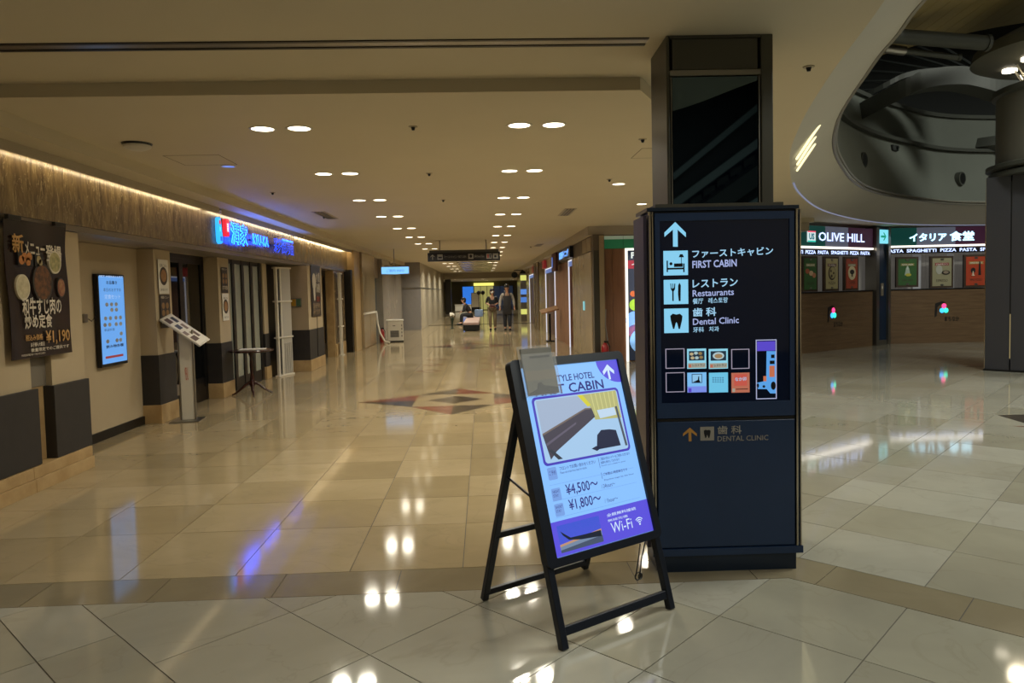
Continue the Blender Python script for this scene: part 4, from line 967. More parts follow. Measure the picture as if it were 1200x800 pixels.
for a, bb in ((.5, 1.3), (1.45, 2.35), (2.5, 3.9)): B().box(a, bb, -.03, -.002, 2.38, 2.40).build('mounting_rail', m_black, N_)
area_light('neon_glow', (2.2, -.10, 2.45), 3.6, .25, 10, (.12, .25, 1), (-PI / 2 - .9, 0, 0), N_)

# menu stand, table, folded gates
t = thing('menu_stand', 'slim white menu stand with slanted menu board in front of the dark glass door', 'menu stand', (-3.68, 9.05, 0), math.radians(8))
B().cbox(-.19, .16, -.16, .20, 0, .012, .003).build('base_plate', m_steel, t)
B().cbox(-.075, .075, .0, .04, .012, 1.10, .004).build('post_panel', m_white, t); B().cbox(-.09, -.075, -.01, .05, .012, 1.12, .003).build('edge_rail', m_steel, t); B().cbox(.075, .09, -.01, .05, .012, 1.12, .003).build('edge_rail', m_steel, t)
text('MENU', (-.02, .50, .02, .66), M('stand red', 'b23a2a', .5), t, -.001); 
pm = B(); rm = Matrix.Translation((0, .02, 1.12)) @ Matrix.Rotation(math.radians(37), 4, 'Y') @ Matrix.Rotation(math.radians(14), 4, 'X')
B().cbox(-.28, .28, -.16, .16, -.01, .012, .004, mat=rm).build('board', m_white, t)
B().box(-.26, .26, -.14, .14, .012, .015, mat=rm).build('menu_page', m_paper, t)
for i, (x, y, w_, h_) in enumerate(((-.2, -.08, .09, .1), (-.07, -.06, .08, .09), (.05, -.1, .07, .07), (.16, -.07, .08, .12), (-.18, .05, .1, .07), (-.04, .05, .1, .06), (.12, .06, .1, .06))):
    B().box(x - w_ / 2, x + w_ / 2, y - h_ / 2, y + h_ / 2, .015, .017, mat=rm).build('dish_picture', M('stand pic %d' % (i % 3), ['5a4634', '3c4048', '7c6a54'][i % 3], .5), t)
T_ = thing('pedestal_table', 'small round dark wood table on curved tripod legs before the striped window', 'table', (-3.62, 11.35, 0))
B().lathe([(.28, .66), (.33, .672), (.335, .685), (.33, .695), (.0, .697)], n=36).build('table_top', m_tablewood, T_, smooth=True)
B().lathe([(.028, .12), (.05, .16), (.035, .22), (.022, .32), (.03, .45), (.022, .58), (.05, .65), (.07, .66)], n=16).build('pedestal', m_tablewood, T_, smooth=True)
for i in range(4):
    a = math.radians(20 + 90 * i); ca, sa = math.cos(a), math.sin(a)
    B().tube([(ca * .02, sa * .02, .20), (ca * .10, sa * .10, .15), (ca * .19, sa * .19, .07), (ca * .27, sa * .27, .02), (ca * .30, sa * .30, .012)], [.022, .02, .017, .014, .012], 8).build('leg', m_tablewood, T_, smooth=True)
tag(B().box(-.17, .20, -.12, .12, 0, .012).build('menu_folder', m_paper, None, (-3.60, 11.33, .698), (0, 0, .12)), 'white folded menu lying on the small round table', 'menu')
def gate(x, y, label, rz, wide):
    t = thing('folding_gate', label, 'gate', (x, y, 0), rz)
    for px in (0, .13): B().cbox(px, px + .05, 0, .05, 0.03, 2.06, .004).build('post', m_white, t)
    B().box(.055, .125, .02, .04, .05, 2.02).build('gap_panel', m_black, t)
    for z in (.0, .72, 1.40, 2.03): B().cbox(-.04, .24 if not wide else .52, -.02, .07, z, z + .03, .004).build('flange', m_white, t)
    if wide:
        B().box(.18, .50, .0, .045, .03, 2.03).build('folded_panel', M('gate panel', 'a9a59a', .45), t)
        for i in range(5): B().cbox(.22 + i * .055, .255 + i * .055, -.012, .0, .05, .62, .004).build('rib', M('gate panel', 'a9a59a'), t)
    return t
gate(-3.86, 13.72, 'tall pale folded steel gate left of the wide cream pillar', math.radians(75), True)
gate(-3.555, 18.15, 'tall pale folded steel gate beside the dark brown marble panel', math.radians(88), False)

# cart, hose, hanging light sign, directory sign
t = thing('air_cleaner', 'white boxy air cleaner on the floor by the far left doors', 'air cleaner', (-3.05, 22.9, 0), math.radians(8))
B().cbox(0, .50, 0, .45, .03, .66, .02).build('body', m_white, t); B().cbox(-.02, .52, -.02, .47, .66, .70, .01).build('top', m_paper, t); B().cbox(.02, .50, .0, .45, .0, .04, .004).build('base', m_black, t)
B().box(.09, .36, -.006, .002, .15, .36).build('grille', M('grey grille', '5d5b57', .5), t)
for i in range(5): B().box(.09, .36, -.010, -.006, .17 + i * .04, .18 + i * .04).build('louvre', m_steel, t)
B().box(.17, .25, -.006, .002, .50, .52).build('handle_slot', m_black, t)
for i in range(4): B().box(.43, .47, -.006, .002, .16 + i * .11, .22 + i * .11).build('side_slot', m_steel, t)
tag(B().tube([(-3.35, 22.75, .95), (-3.30, 22.6, .6), (-3.2, 22.4, .3), (-3.05, 22.3, .06), (-2.9, 22.3, .03)], .03, 8).build('vent_hose', m_white, None, smooth=True), 'white hose drooping from the wall beside the air cleaner', 'hose')
t = thing('fire_extinguisher', 'small red extinguisher on the floor left of the white air cleaner', 'extinguisher', (-3.2, 22.75, 0))
m_redpaint = M('red enamel', '8e1f1c', .3)
def exting(t):
    B().lathe([(.06, .0), (.075, .02), (.075, .34), (.05, .40), (.025, .43)], n=18).build('cylinder', m_redpaint, t, smooth=True)
    B().cbox(-.02, .07, -.015, .015, .43, .47, .004).build('valve', m_black, t); B().tube([(.05, 0, .45), (.10, 0, .35), (.09, 0, .15)], .01, 6).build('hose', m_black, t)
exting(t)
t = thing('hanging_lightbox', 'glowing pale blue lightbox sign hanging by the far left doors', 'sign', (-2.92, 21.0, 0))
B().cbox(0, .80, 0, .12, 2.07, 2.30, .006).build('box', m_steel, t); B().xz([(.01, 2.09), (.4, 2.075), (.79, 2.09), (.79, 2.285), (.01, 2.285)], -.01, 0).build('lit_face', E('hang_blue', '7fc0ff', 1.3), t)
text('ご案内 INFO', (.15, 2.14, .66, 2.22), M('hang ink', '3c66a8', .5, emit='3c66a8', power=.8), t, -.0115); B().box(.36, .38, .05, .07, 2.30, 2.80).build('rod', m_steel, t)
t = thing('directory_sign', 'long black hanging directory sign with pictograms across the corridor', 'sign', (-1.357, 18.05, 0))
B().cbox(0, 1.79, 0, .12, 2.285, 2.50, .006).build('box', m_black, t); B().cbox(.04, 1.75, .02, .10, 2.50, 2.56, .004).build('top_rail', m_bronze, t)
for x in (.3, 1.45): B().tube([(x, .06, 2.56), (x, .06, 2.80)], .012, 8).build('rod', m_steel, t)
KG = M('sign pictogram grey', '8f8c84', .5)
for x in (.24, 1.0, 1.45, 1.61): B().box(x, x + .13, -.003, 0, 2.33, 2.46).build('pictogram_tile', KG, t)
B().xz([(.12, 2.46), (.17, 2.41), (.17, 2.39), (.128, 2.43), (.128, 2.33), (.112, 2.33), (.112, 2.43), (.07, 2.39), (.07, 2.41)], -.003, 0).build('arrow', KG, t)
B().box(.26, .35, -.005, -.003, 2.36, 2.40).build('pictogram', KD, t); B().disc(1.065, 2.40, .035, .04, -.005, -.003, 12).build('pictogram', KD, t)
B().box(1.47, 1.51, -.005, -.003, 2.35, 2.44).build('pictogram', M('pict red', 'a04038', .5), t); B().box(1.53, 1.56, -.005, -.003, 2.35, 2.44).build('pictogram', KD, t); B().disc(1.67, 2.385, .03, .03, -.005, -.003, 12).build('pictogram', KD, t)
text('ファーストキャビン  FIRST CABIN', (.40, 2.36, .95, 2.43), KG, t, -.002); text('歯科 Dental Clinic', (1.15, 2.36, 1.40, 2.43), KG, t, -.002)

# ------------------------------------------------------------------ right hand shops
struct(B().box(2.50, 5.5, 14.97, 15.2, 0, 2.62).build('wall_right', m_redwood))
t = thing('shop_band', 'green shop band with white SPAGHETTI lettering above the lit pizza poster', 'sign', (2.48, 14.93, 0))
B().box(0, 3.0, 0, .02, 2.34, 2.53).build('green_band', M('green band', '1c6a44', .5, emit='1c6a44', power=.25), t); B().box(0, 3.0, 0, .02, 2.53, 2.60).build('pale_band', M('pale green band', '9fb09a', .5, emit='9fb09a', power=.25), t)
text('SPAGHETTI', (.86, 2.45, 2.8, 2.56), E('band_text', 'e8f0e8', 1), t, -.001, bold=.03)
for k_ in range(3): B().box(2.9 + .0 - 2.48 + .9 * k_, 2.905 - 2.48 + .9 * k_ + .0, -.003, 0, 2.34, 2.6).build('joint', m_black, t)
t = thing('wood_panel', 'reddish wood wall panels left of the lit pizza poster', 'wall panel', (2.50, 14.93, 0))
for a, b_ in ((.0, .17), (.175, .40)): B().box(a, b_, 0, .02, 0.0, 2.33).build('panel', m_redwood, t)
t = thing('pizza_poster', 'black food poster in a bright white light frame, half hidden by the guide sign', 'poster', (2.94, 14.93, 0))
pf = B(); pf.box(0, .045, -.03, .02, 0.0, 2.34); pf.box(.9, .945, -.03, .02, 0, 2.34); pf.box(.045, .9, -.03, .02, 2.295, 2.34); pf.build('light_frame', E('lightframe', 'f2efe0', 1.6), t)
B().box(.046, .899, -.005, .015, 0.02, 2.294).build('sheet', M('poster navy', '1b2230', .4, emit='1b2230', power=.8), t)
B().box(.046, .899, -.008, -.005, 1.92, 2.09).build('red_band', E('red_band', 'b81e34', .9), t)
text('PIZZA', (.12, 2.13, .62, 2.26), E('band_text', 'e8f0e8'), t, -.009, bold=.04); text('イタリア食堂', (.13, 1.95, .85, 2.06), E('band_text', 'e8f0e8'), t, -.010, bold=.03)
for i, (x, z, r, c0, c1) in enumerate(((.14, 1.17, .12, '8cba2c', 'b4d430'), (.25, 1.12, .10, '9ccc34', '7aa62a'), (.10, 1.40, .06, 'c86428', 'a84420'), (.13, .85, .19, '7aa8dc', '5c8ccc'), (.32, .76, .20, 'c8b88c', '8cc09c'), (.12, .62, .14, '2c4a8c', 'c85a34'), (.28, .42, .26, '86b8ec', '7ab0e8'), (.30, .44, .17, 'c8543c', 'd8a868'), (.50, .62, .15, 'd8c070', 'b84434'), (.5, .95, .12, 'b8543c', '7a9a4c'))):
    B().disc(x + .05, z, r, r, -.008 - i * .001, -.005, 22).build('dish_picture', M('pd%d' % i, c0, .5, kind='noise', col2=c1, scale=9, emit=c0, power=.55), t)
for i in range(3): B().xz([(.22, 1.66 - .27 * i), (.45, 1.71 - .27 * i), (.45, 1.715 - .27 * i), (.22, 1.675 - .27 * i)], -.007, -.005).build('script_stroke', E('band_text', 'e8f0e8'), t)
area_light('frame_glow', (.47, -.08, 1.3), .8, 1.8, 5, (.9, .92, 1), (PI / 2, 0, 0), t)
# stone return wall, panels, standpipe and extinguisher
sr = struct(B().box(2.25, 2.48, 14.75, 18.2, 0, 2.62).build('wall_right', M('wall core', '5b5040', .6)))
for a, b_ in ((14.95, 15.95), (15.955, 16.95), (16.955, 18.19)): B().box(2.235, 2.25, a, b_, .01, 2.28).build('stone_panel', m_stonewall, sr)
for a, b_ in ((15.0, 15.6), (15.65, 16.25)): B().box(2.235, 2.25, a, b_, 2.31, 2.59).build('grille_panel', M('beige grille', '8f8064', .5), sr)
B().box(2.25, 2.36, 14.735, 14.75, 0, 2.3).build('dark_strip', M('dark olive strip', '35322a', .3), sr); B().box(2.37, 2.47, 14.735, 14.75, 0, 2.6).build('jamb', m_stonewall, sr)
tag(B().box(-.012, 0, 0, .22, 0, .20).build('small_notice', E('notice', '7fd0d8', .8), None, (2.235, 16.0, 1.05)), 'small glowing turquoise notice on the beige stone return wall', 'notice')
t = thing('fire_extinguisher', 'red fire extinguisher at the foot of the beige stone return wall', 'extinguisher', (2.42, 14.5, 0)); exting(t)
tag(B().tube([(2.47, 14.6, .1), (2.50, 14.62, .4), (2.46, 14.66, .8), (2.48, 14.68, 1.1)], .012, 6).build('grey_hose', m_steel, None, smooth=True), 'thin curved grey hose above the red fire extinguisher', 'hose')
# shop row along the right wall
struct(B().box(2.62, 2.9, 18.2, 48, 0, 2.62).build('wall_right', M('shop row back', '4a3526', .6)))
bays = [(18.25, 19.15, 0, 1), (22.9, 26.3, 1, 1), (31.5, 35.6, 0, 1)]
labs = ['nearest shop doorway with a white light frame, right behind the beige stone wall', 'shop doorway with two white light posts behind the menu lectern', 'farthest shop doorway with a single white light post']
LF = E('doorframe', 'eceaf4', .95)
for (a, b_, pn, pf_), lb in zip(bays, labs):
    t = thing('shop_doorway', lb, 'doorway', (2.26, b_, 0), -PI / 2)
    w_ = b_ - a
    B().box(w_ - .03, w_, -.01, .02, 0.0, 2.28).build('light_post' if pn else 'post', LF if pn else m_redwood, t); B().box(0, .03, -.01, .02, 0.0, 2.28).build('light_post', LF, t)
    B().box(.03, w_ - .03, -.01, .02, 2.25, 2.28).build('light_lintel', LF, t)
    B().box(.03, w_ - .03, 0, .02, 2.12, 2.248).build('blue_transom', E('transom', '7d9ce6', .5), t)
    B().box(.04, w_ - .04, .10, .12, 0, 2.12).build('shutter', M('brown shutter', '4a3024', .5), t)
for i, (a, b_) in enumerate(((19.2, 20.4), (20.41, 21.6), (21.61, 22.85))):
    struct(B().box(2.27, 2.60, a, b_ - .005, 0, 2.28).build('trim_11', m_redwood))
for i, y in enumerate((28.0, 29.3)):
    tag(B().tube([(2.1, y, 0), (2.1, y, 2.62)], .07, 14).build('mirror_column', m_chrome, None, smooth=True), ['nearer', 'farther'][i] + ' thin polished column before the right shops', 'column')
for a, b_ in ((26.35, 27.2), (27.2, 31.45), (35.65, 47.9)):
    struct(B().box(2.24, 2.615, a + .005, b_ - .005, 0, 2.62).build('trim_9', m_stonewall))
fasr = thing('right_shop_fascia', 'pale shop fascia band above the right shop doorways', 'fascia', (2.27, 18.25, 0))
B().box(0, .3, 0, 29.7, 2.29, 2.615).build('band', M('pale fascia', 'b3a688', .5), fasr)
t = thing('blue_shop_sign', 'bright blue lettered box sign above the nearest right shop doorway', 'sign', (2.26, 20.6, 0), -PI / 2)
B().cbox(0, 2.6, -.10, 0, 2.32, 2.60, .006).build('box', m_black, t); text('居酒屋ダイニング', (.1, 2.36, 2.3, 2.56), E('rs_blue', '6aa8ff', 1.6), t, -.103, bold=.03)
t = thing('dark_red_banner', 'dark red noren style banner beyond the blue lettered sign', 'banner', (2.10, 20.9, 0)); B().box(0, .06, 0, 1.3, 2.08, 2.6).build('cloth', M('dark red cloth', '4a1c1c', .7), t); B().box(-.02, 0, .9, 1.1, 2.2, 2.5).build('emblem', E('ban', '6a86d8', .6), t)
for i, (y, l) in enumerate(((25.6, 'small red lantern board above the third right doorway'), (31.0, 'smaller red lantern board far along the right shops'))):
    t = thing('red_sign', l, 'sign', (2.15, y, 0)); B().cbox(0, .08, 0, .8, 2.3, 2.58, .006).build('box', M('red sign', '7c1f22', .5, emit='7c1f22', power=.5), t)
    B().box(.02, .05, .3, .34, 2.58, 2.62).build('bracket', m_steel, t)
t = thing('round_hanging_sign', 'dark round hanging signs at the far right shops', 'sign', (1.6, 37, 0)); B().disc(0, 2.35, .16, .16, 0, .08, 16).build('board', m_black, t); B().disc(.42, 2.42, .15, .15, 0, .08, 16).build('board', m_black, t); B().box(-.02, .46, .03, .05, 2.56, 2.6).build('bracket', m_black, t)
for i, (z, c_) in enumerate(((2.05, 'd8d870'), (1.35, '5a8ad8'), (.95, '4a7ac8'), (.35, 'd8d870'))):
    tag(B().cbox(0, .30, 0, .06, 0, .26, .006).build('lit_notice', E('ln' + c_, c_, 1), None, (1.86, 36.4, z)), ['topmost yellow notice', 'upper blue notice', 'lower blue notice', 'bottom yellow notice'][i] + ' of the lit stack by the far right shops', 'notice', 'lit notices by the far right shops')
tag(B().box(0, .30, .07, .11, 0, 2.4).build('notice_post', m_steel, None, (1.86, 36.4, 0)), 'grey post carrying lit notices by the far right shops', 'post')
t = thing('menu_lectern', 'menu lectern with sloping wooden top on a thin black post, right shops', 'lectern', (1.70, 21.4, 0))
B().cbox(.12, .36, -.15, .15, 0, .03, .004).build('base', m_black, t); B().cbox(.21, .27, -.03, .03, .03, .82, .004).build('post', m_black, t)
B().cbox(-.03, .50, -.22, .22, -.02, .02, .005, mat=Matrix.Translation((0, 0, .88)) @ Matrix.Rotation(math.radians(-14), 4, 'Y') @ Matrix.Rotation(math.radians(12), 4, 'X')).build('board', M('lectern wood', '8a6848', .5), t)

# ------------------------------------------------------------------ rotunda shops
def facet(name, a, b_, label, cat='shop front'):
    rz = math.atan2(b_[1] - a[1], b_[0] - a[0]); return thing(name, label, cat, (a[0], a[1], 0), rz), math.hypot(b_[0] - a[0], b_[1] - a[1])
m_sgn_g, m_sgn_w, m_sgn_r = M('sign dark green', '0e3f3a', .4, emit='0e3f3a', power=.6), M('sign grey', '5f6272', .4, emit='5f6272', power=.55), M('sign maroon', '3a1d30', .4, emit='3a1d30', power=.6)
CYW = E('cyan_white', 'b4e8ff', 2.4); WWH = E('white_blue', 'b9ccff', 2.2)
def poster(par, x0, z0, x1, z1, col, art, banner, title):
    t_ = B().box(x0 - .05, x1 + .05, -.03, .03, z0 - .05, z1 + .05).build('poster_frame', M('poster frame wood', '3a2a1c', .5), par)
    B().box(x0, x1, -.034, -.03, z0, z1).build('sheet', M('ps' + col, col, .5, emit=col, power=.03), t_)
    w_, h_ = x1 - x0, z1 - z0
    B().xz([(x0 + .12 * w_, z1 - .17 * h_), (x1 - .12 * w_, z1 - .17 * h_), (x1 - .16 * w_, z1 - .21 * h_), (x1 - .12 * w_, z1 - .26 * h_), (x0 + .12 * w_, z1 - .26 * h_), (x0 + .16 * w_, z1 - .21 * h_)], -.037, -.034).build('ribbon', M('rb' + banner, banner, .5), t_)
    text(title, (x0 + .2 * w_, z1 - .245 * h_, x1 - .2 * w_, z1 - .19 * h_), m_paper, t_, -.038, bold=.02)
    text(title, (x0 + .2 * w_, z0 + .15 * h_, x1 - .2 * w_, z0 + .24 * h_), M('poster ink2', '3a2a20', .5), t_, -.036, bold=.0)
    for px, pz in ((.5, .04), (.5, .96)): B().box(x0 + (px - .08) * w_, x0 + (px + .08) * w_, -.042, -.034, z0 + pz * h_ - .02, z0 + pz * h_ + .02).build('clip', m_steel, t_)
    cx, cz = x0 + .5 * w_, z0 + .52 * h_; y0, y1 = -.039, -.034
    for kind, dx, dz, rx, rz_, c_ in art:
        if kind == 'o': B().disc(cx + dx * w_, cz + dz * w_, rx * w_, rz_ * w_, y0, y1, 18).build('printed_shape', M('art' + c_, c_, .5), t_)
        else: B().xz([(cx + (dx - rx) * w_, cz + (dz - rz_) * w_), (cx + (dx + rx) * w_, cz + (dz - rz_) * w_), (cx + (dx + rx * .5) * w_, cz + (dz + rz_) * w_), (cx + (dx - rx * .5) * w_, cz + (dz + rz_) * w_)], y0, y1).build('printed_shape', M('art' + c_, c_, .5), t_)
        y0 -= .001
def shopfront(t, Lh, sx0, zt, zb, name_, words, posters, cols3, cnt=1.32, mul=1.0):
    # counter wall of wood boards
    nb = 8
    for i in range(nb): B().box(sx0, Lh, 0, .10, i * cnt / nb + .0008, (i + 1) * cnt / nb - .0008).build('counter_board', m_wood, t)
    B().box(sx0, Lh, -.02, .14, cnt, cnt + .025).build('counter_cap', m_black, t)
    e = [sx0 + (Lh - sx0) * q_ for q_ in cols3]
    for i, mt in enumerate((m_sgn_g, m_sgn_w, m_sgn_r)): B().box(e[i], e[i + 1], 0, .08, zb, zt).build('sign_panel', mt, t)
    B().box(sx0, Lh, -.02, .06, zb - .045, zb - .005).build('light_strip', E('ledstrip', 'f6ecdc', 2.4), t)
    B().box(sx0, Lh, .03, .09, zb - .20, zb - .05).build('word_band', M('word band', '15131c', .4), t)
    B().box(sx0, Lh + .3, .35, .37, cnt, zb - .18).build('shop_interior', M('shop interior', '6c6862', .5, kind='noise', col2='8f8c86', scale=3, stretch=(5, 5, .4), emit='6c6862', power=.35), t)  # self-glow stands in for lamps inside the shop
    for x0, x1 in posters[1]: B().box(x0, x1, .28, .30, cnt, zb - .22).build('pale_post', M('pale post', '9a9a9c', .4, emit='9a9a9c', power=.25), t)  # glow stands in for the light these posts reflect
def emblem(par, x, z):
    for dx, dz, c_ in ((0, .06, 'f0407c'), (.05, -.05, '30e0b8'), (-.05, -.05, '38a8f0')): B().disc(x + dx, z + dz, .055, .06, -.012, -.002, 18).build('glowing_dot', E('dot' + c_, c_, 2.2), par)
    B().xz([(x - .22, z + .12), (x - .05, z + .18), (x + .06, z + .14), (x - .05, z + .12), (x - .16, z + .04), (x - .18, z - .18), (x - .23, z - .22)], -.006, -.001).build('painted_mark', M('mark black', '15110f', .5), par)
    text('まちなか', (x + .02, z - .32, x + .38, z - .20), M('mark black', '15110f'), par, -.004, bold=.02)
ta, l1 = facet('counter_shop', (6.81, 15.463), (9.373, 17.098), 'wood counter shop front with OLIVE HILL lettering, left of the slim pillar')
shopfront(ta, 2.98, -1.4, 2.80, 2.35, None, None, (None, ((.74, .92), (1.56, 1.72))), (0, .55, .76, 1.0))
text('OLIVE HILL', (.74, 2.47, 2.60, 2.665), WWH, ta, -.012, bold=.01)
B().box(.32, .62, -.014, -.001, 2.44, 2.68).build('logo_tile', E('logo_white', 'd8e8e8', 1), ta); B().box(.32, .62, -.016, -.014, 2.65, 2.68).build('logo_stripe', E('logo_red', 'e8506a', 1.1), ta); B().box(.32, .62, -.016, -.014, 2.44, 2.47).build('logo_stripe', E('logo_teal', '20c8b0', 1.1), ta)
text('US', (.37, 2.49, .57, 2.63), E('logo_ink', '1c7a8c', .8), ta, -.016, bold=.05)
for i in range(2): text('SPAGHETTI  PIZZA  PASTA', (-.5 + i * 1.78, 2.18, 1.18 + i * 1.72, 2.26), WWH, ta, .027, bold=.02)
poster(ta, .16, 1.40, .62, 2.08, '34592e', [('o', -.25, .1, .16, .12, 'a85a40'), ('o', .05, .0, .16, .12, 'c8a888'), ('o', .28, -.1, .14, .12, 'b87a5c')], '9a9468', 'SALAMI')
poster(ta, .98, 1.40, 1.45, 2.08, 'a59a6e', [('o', 0, 0, .30, .34, '4a3c30'), ('o', .02, .02, .25, .28, 'a59a6e'), ('o', -.1, .1, .06, .06, '4a3c30'), ('o', .12, .0, .06, .06, '4a3c30'), ('o', -.05, -.14, .07, .07, '4a3c30')], '5c2828', 'PIZZA')
poster(ta, 1.79, 1.40, 2.26, 2.08, '96402a', [('o', 0, 0, .34, .34, 'cdbf98'), ('o', 0, .05, .2, .12, '2a2622'), ('t', 0, -.08, .06, .1, '2a2622')], '8a8058', 'COFFEE')
emblem(ta, 1.32, .85)
tb, l2 = facet('counter_shop', (9.961, 17.466), (12.225, 17.40), 'wood counter shop front with large white kana sign, right of the slim pillar')
shopfront(tb, 3.6, 0, 2.84, 2.41, None, None, (None, ((.05, .12), (.74, .94), (1.60, 1.76))), (0, .185, .45, 1.0))
text('イタリア', (.48, 2.50, 1.40, 2.70), CYW, tb, -.012, bold=.035); text('食堂', (1.47, 2.49, 2.08, 2.73), CYW, tb, -.012, bold=.03)
text('ASTA  SPAGHETTI  PIZZA  PASTA  SPAGHETTI', (.0, 2.24, 2.98, 2.32), WWH, tb, .027, bold=.02)
poster(tb, .20, 1.44, .65, 2.08, '2f5828', [('t', 0, .0, .16, .2, 'a8b8a8'), ('o', .05, -.18, .16, .08, 'b8b040'), ('o', 0, .2, .05, .1, 'c0ccc0')], '8c8448', 'SALAD')
poster(tb, 1.04, 1.40, 1.51, 2.08, '8f8a6c', [('o', -.15, .1, .17, .24, 'a8a89c'), ('o', .2, -.06, .22, .12, '2a221c'), ('o', .2, -.04, .14, .07, '8a7a68')], '8c2430', 'ESPRESSO')
poster(tb, 1.87, 1.40, 2.36, 2.10, 'a83c1e', [('t', .18, .1, .07, .34, '1c1614'), ('o', -.15, .0, .12, .14, '201818'), ('t', -.15, -.14, .04, .1, 'd8c8b0'), ('o', -.15, -.24, .08, .03, 'd8c8b0')], 'a88c50', 'VINO ROSSO')
emblem(tb, 1.35, .85)
for t_, l_ in ((ta, 1.4), (tb, 1.4)): area_light('sign_strip_light', (l_, -.12, 2.3), 2.4, .08, 1.2, (1, .96, .9), (math.radians(-15), 0, 0), t_)
sp_, l3 = facet('slim_pillar', (9.40, 17.10), (9.95, 17.44), 'slim grey pillar with navy panel and cyan arrow sign between the two counters', 'pillar')
B().box(0.0, .12, -.04, .25, 0, 2.85).build('jamb', m_steel, sp_); B().box(.53, .63, -.04, .25, 0, 2.85).build('jamb', m_steel, sp_)
B().box(.12, .53, .02, .24, .12, 2.85).build('navy_panel', M('deep blue panel', '14263c', .3), sp_); B().box(.12, .53, .0, .24, 0, .12).build('base', m_steel, sp_)
B().box(.13, .52, -.03, .02, 2.46, 2.79).build('arrow_sign', E('arrow_cyan', '7fdcec', 1.1), sp_)
B().xz([(.20, 2.60), (.36, 2.60), (.30, 2.53), (.34, 2.53), (.43, 2.625), (.34, 2.72), (.30, 2.72), (.36, 2.65), (.20, 2.65)], -.034, -.03).build('arrow', E('arrow_green', '0c9a78', .9), sp_)
B().box(.27, .38, .0, .02, 1.2, 1.5).build('control_plate', m_ledge, sp_); B().disc(.32, 1.40, .03, .04, -.004, 0, 10).build('button', m_white, sp_)
struct(B().box(5.0, 14, 19.6, 19.8, 0, 3.3).build('wall_back_of_shops', m_blkvoid))
# ------------------------------------------------------------------ far end of the corridor
struct(B().box(-7, 6, 48.2, 64, 2.45, 2.6).build('ceiling', m_ceil))
struct(B().box(-5, 2.6, 48.0, 48.2, 2.42, 2.8).build('trim_10', m_ceil2))
struct(B().box(-7, 6, 62, 62.2, 0, 2.45).build('wall_back', M('end wall', '6a6244', .5)))
struct(B().box(5.8, 6, 48.2, 62, 0, 2.45).build('wall_right', m_plaster)); struct(B().box(-7, -6.8, 48.2, 62, 0, 2.45).build('wall_left', m_plaster))
t = thing('square_pillar', 'dark square pillar at the far end of the left wall', 'pillar', (-2.55, 48.4, 0)); B().cbox(0, .4, 0, .4, 0.1, 2.41, .01).build('shaft', M('dark pillar', '34312b', .3), t); B().box(-.02, .42, -.02, .42, 0, .1).build('base', m_steel, t)
t = thing('end_counter', 'white counter at the far end of the corridor', 'counter', (-2.3, 58, 0)); B().cbox(0, 1.6, 0, .6, .04, .5, .01).build('front', m_paper, t); B().cbox(-.03, 1.63, -.03, .63, .5, .56, .008).build('top', m_white, t); B().box(0.02, 1.58, .02, .58, 0, .04).build('kick', m_black, t)
t = thing('blue_mural', 'bright blue backlit picture at the far end', 'mural', (-1.75, 61, 0)); B().box(0, .9, 0, .08, .4, 2.0).build('panel', E('mural', '2a6cc8', 1.2), t); B().box(-.04, .94, .08, .14, 0, 2.04).build('frame', m_black, t)
t = thing('white_board', 'pale framed board standing before the yellow lit end wall', 'board', (-.95, 57, 0)); B().box(0, .62, 0, .04, .35, 1.45).build('panel', m_paper, t); B().cbox(-.03, .65, .04, .08, .0, 1.48, .004).build('frame', m_black, t)
t = thing('lit_shopfront', 'yellow lit glazed shopfront closing the corridor', 'shopfront', (-.8, 61.5, 0))
for i in range(6): B().box(i * .55 + .02, i * .55 + .53, 0, .04, .05, 2.0).build('pane', E('yel', 'b4ac64', .7) if i in (0, 1, 2) else M('dim shop glass', '2a3038', .1, emit='38445a', power=.3), t)
for i in range(7): B().cbox(i * .55 - .02, i * .55 + .02, -.03, .05, 0, 2.05, .004).build('mullion', m_black, t)
B().box(-.02, 1.68, -.02, .04, 2.05, 2.3).build('header', E('yel2', 'e8e070', 1.3), t)
for i, x in enumerate((-2, 0, 2)):
    downlight(x, 52, 2.45, 'dim downlight in the low far ceiling, ' + ['left', 'middle', 'right'][i] + ' one', 'far end downlights', r=.12, power=30)
    downlight(x + .3, 57, 2.45, 'dim downlight before the yellow shopfront, ' + ['left', 'middle', 'right'][i] + ' one', 'shopfront downlights', r=.12, power=30)
struct(B().box(-3.5, 2.2, 20.5, 47.9, 2.795, 2.80).build('ceiling', m_ceil)) if False else None
for i in range(10):                   # glossy metal ceiling strips beyond the directory sign
    B().box(-1.1, .5, 24 + i * 2.2, 25.0 + i * 2.2, 2.786, 2.7995).build('ceiling_panel', M('satin ceiling metal', 'a39a88', .22, .8), bpy.data.objects['ceiling.001'])

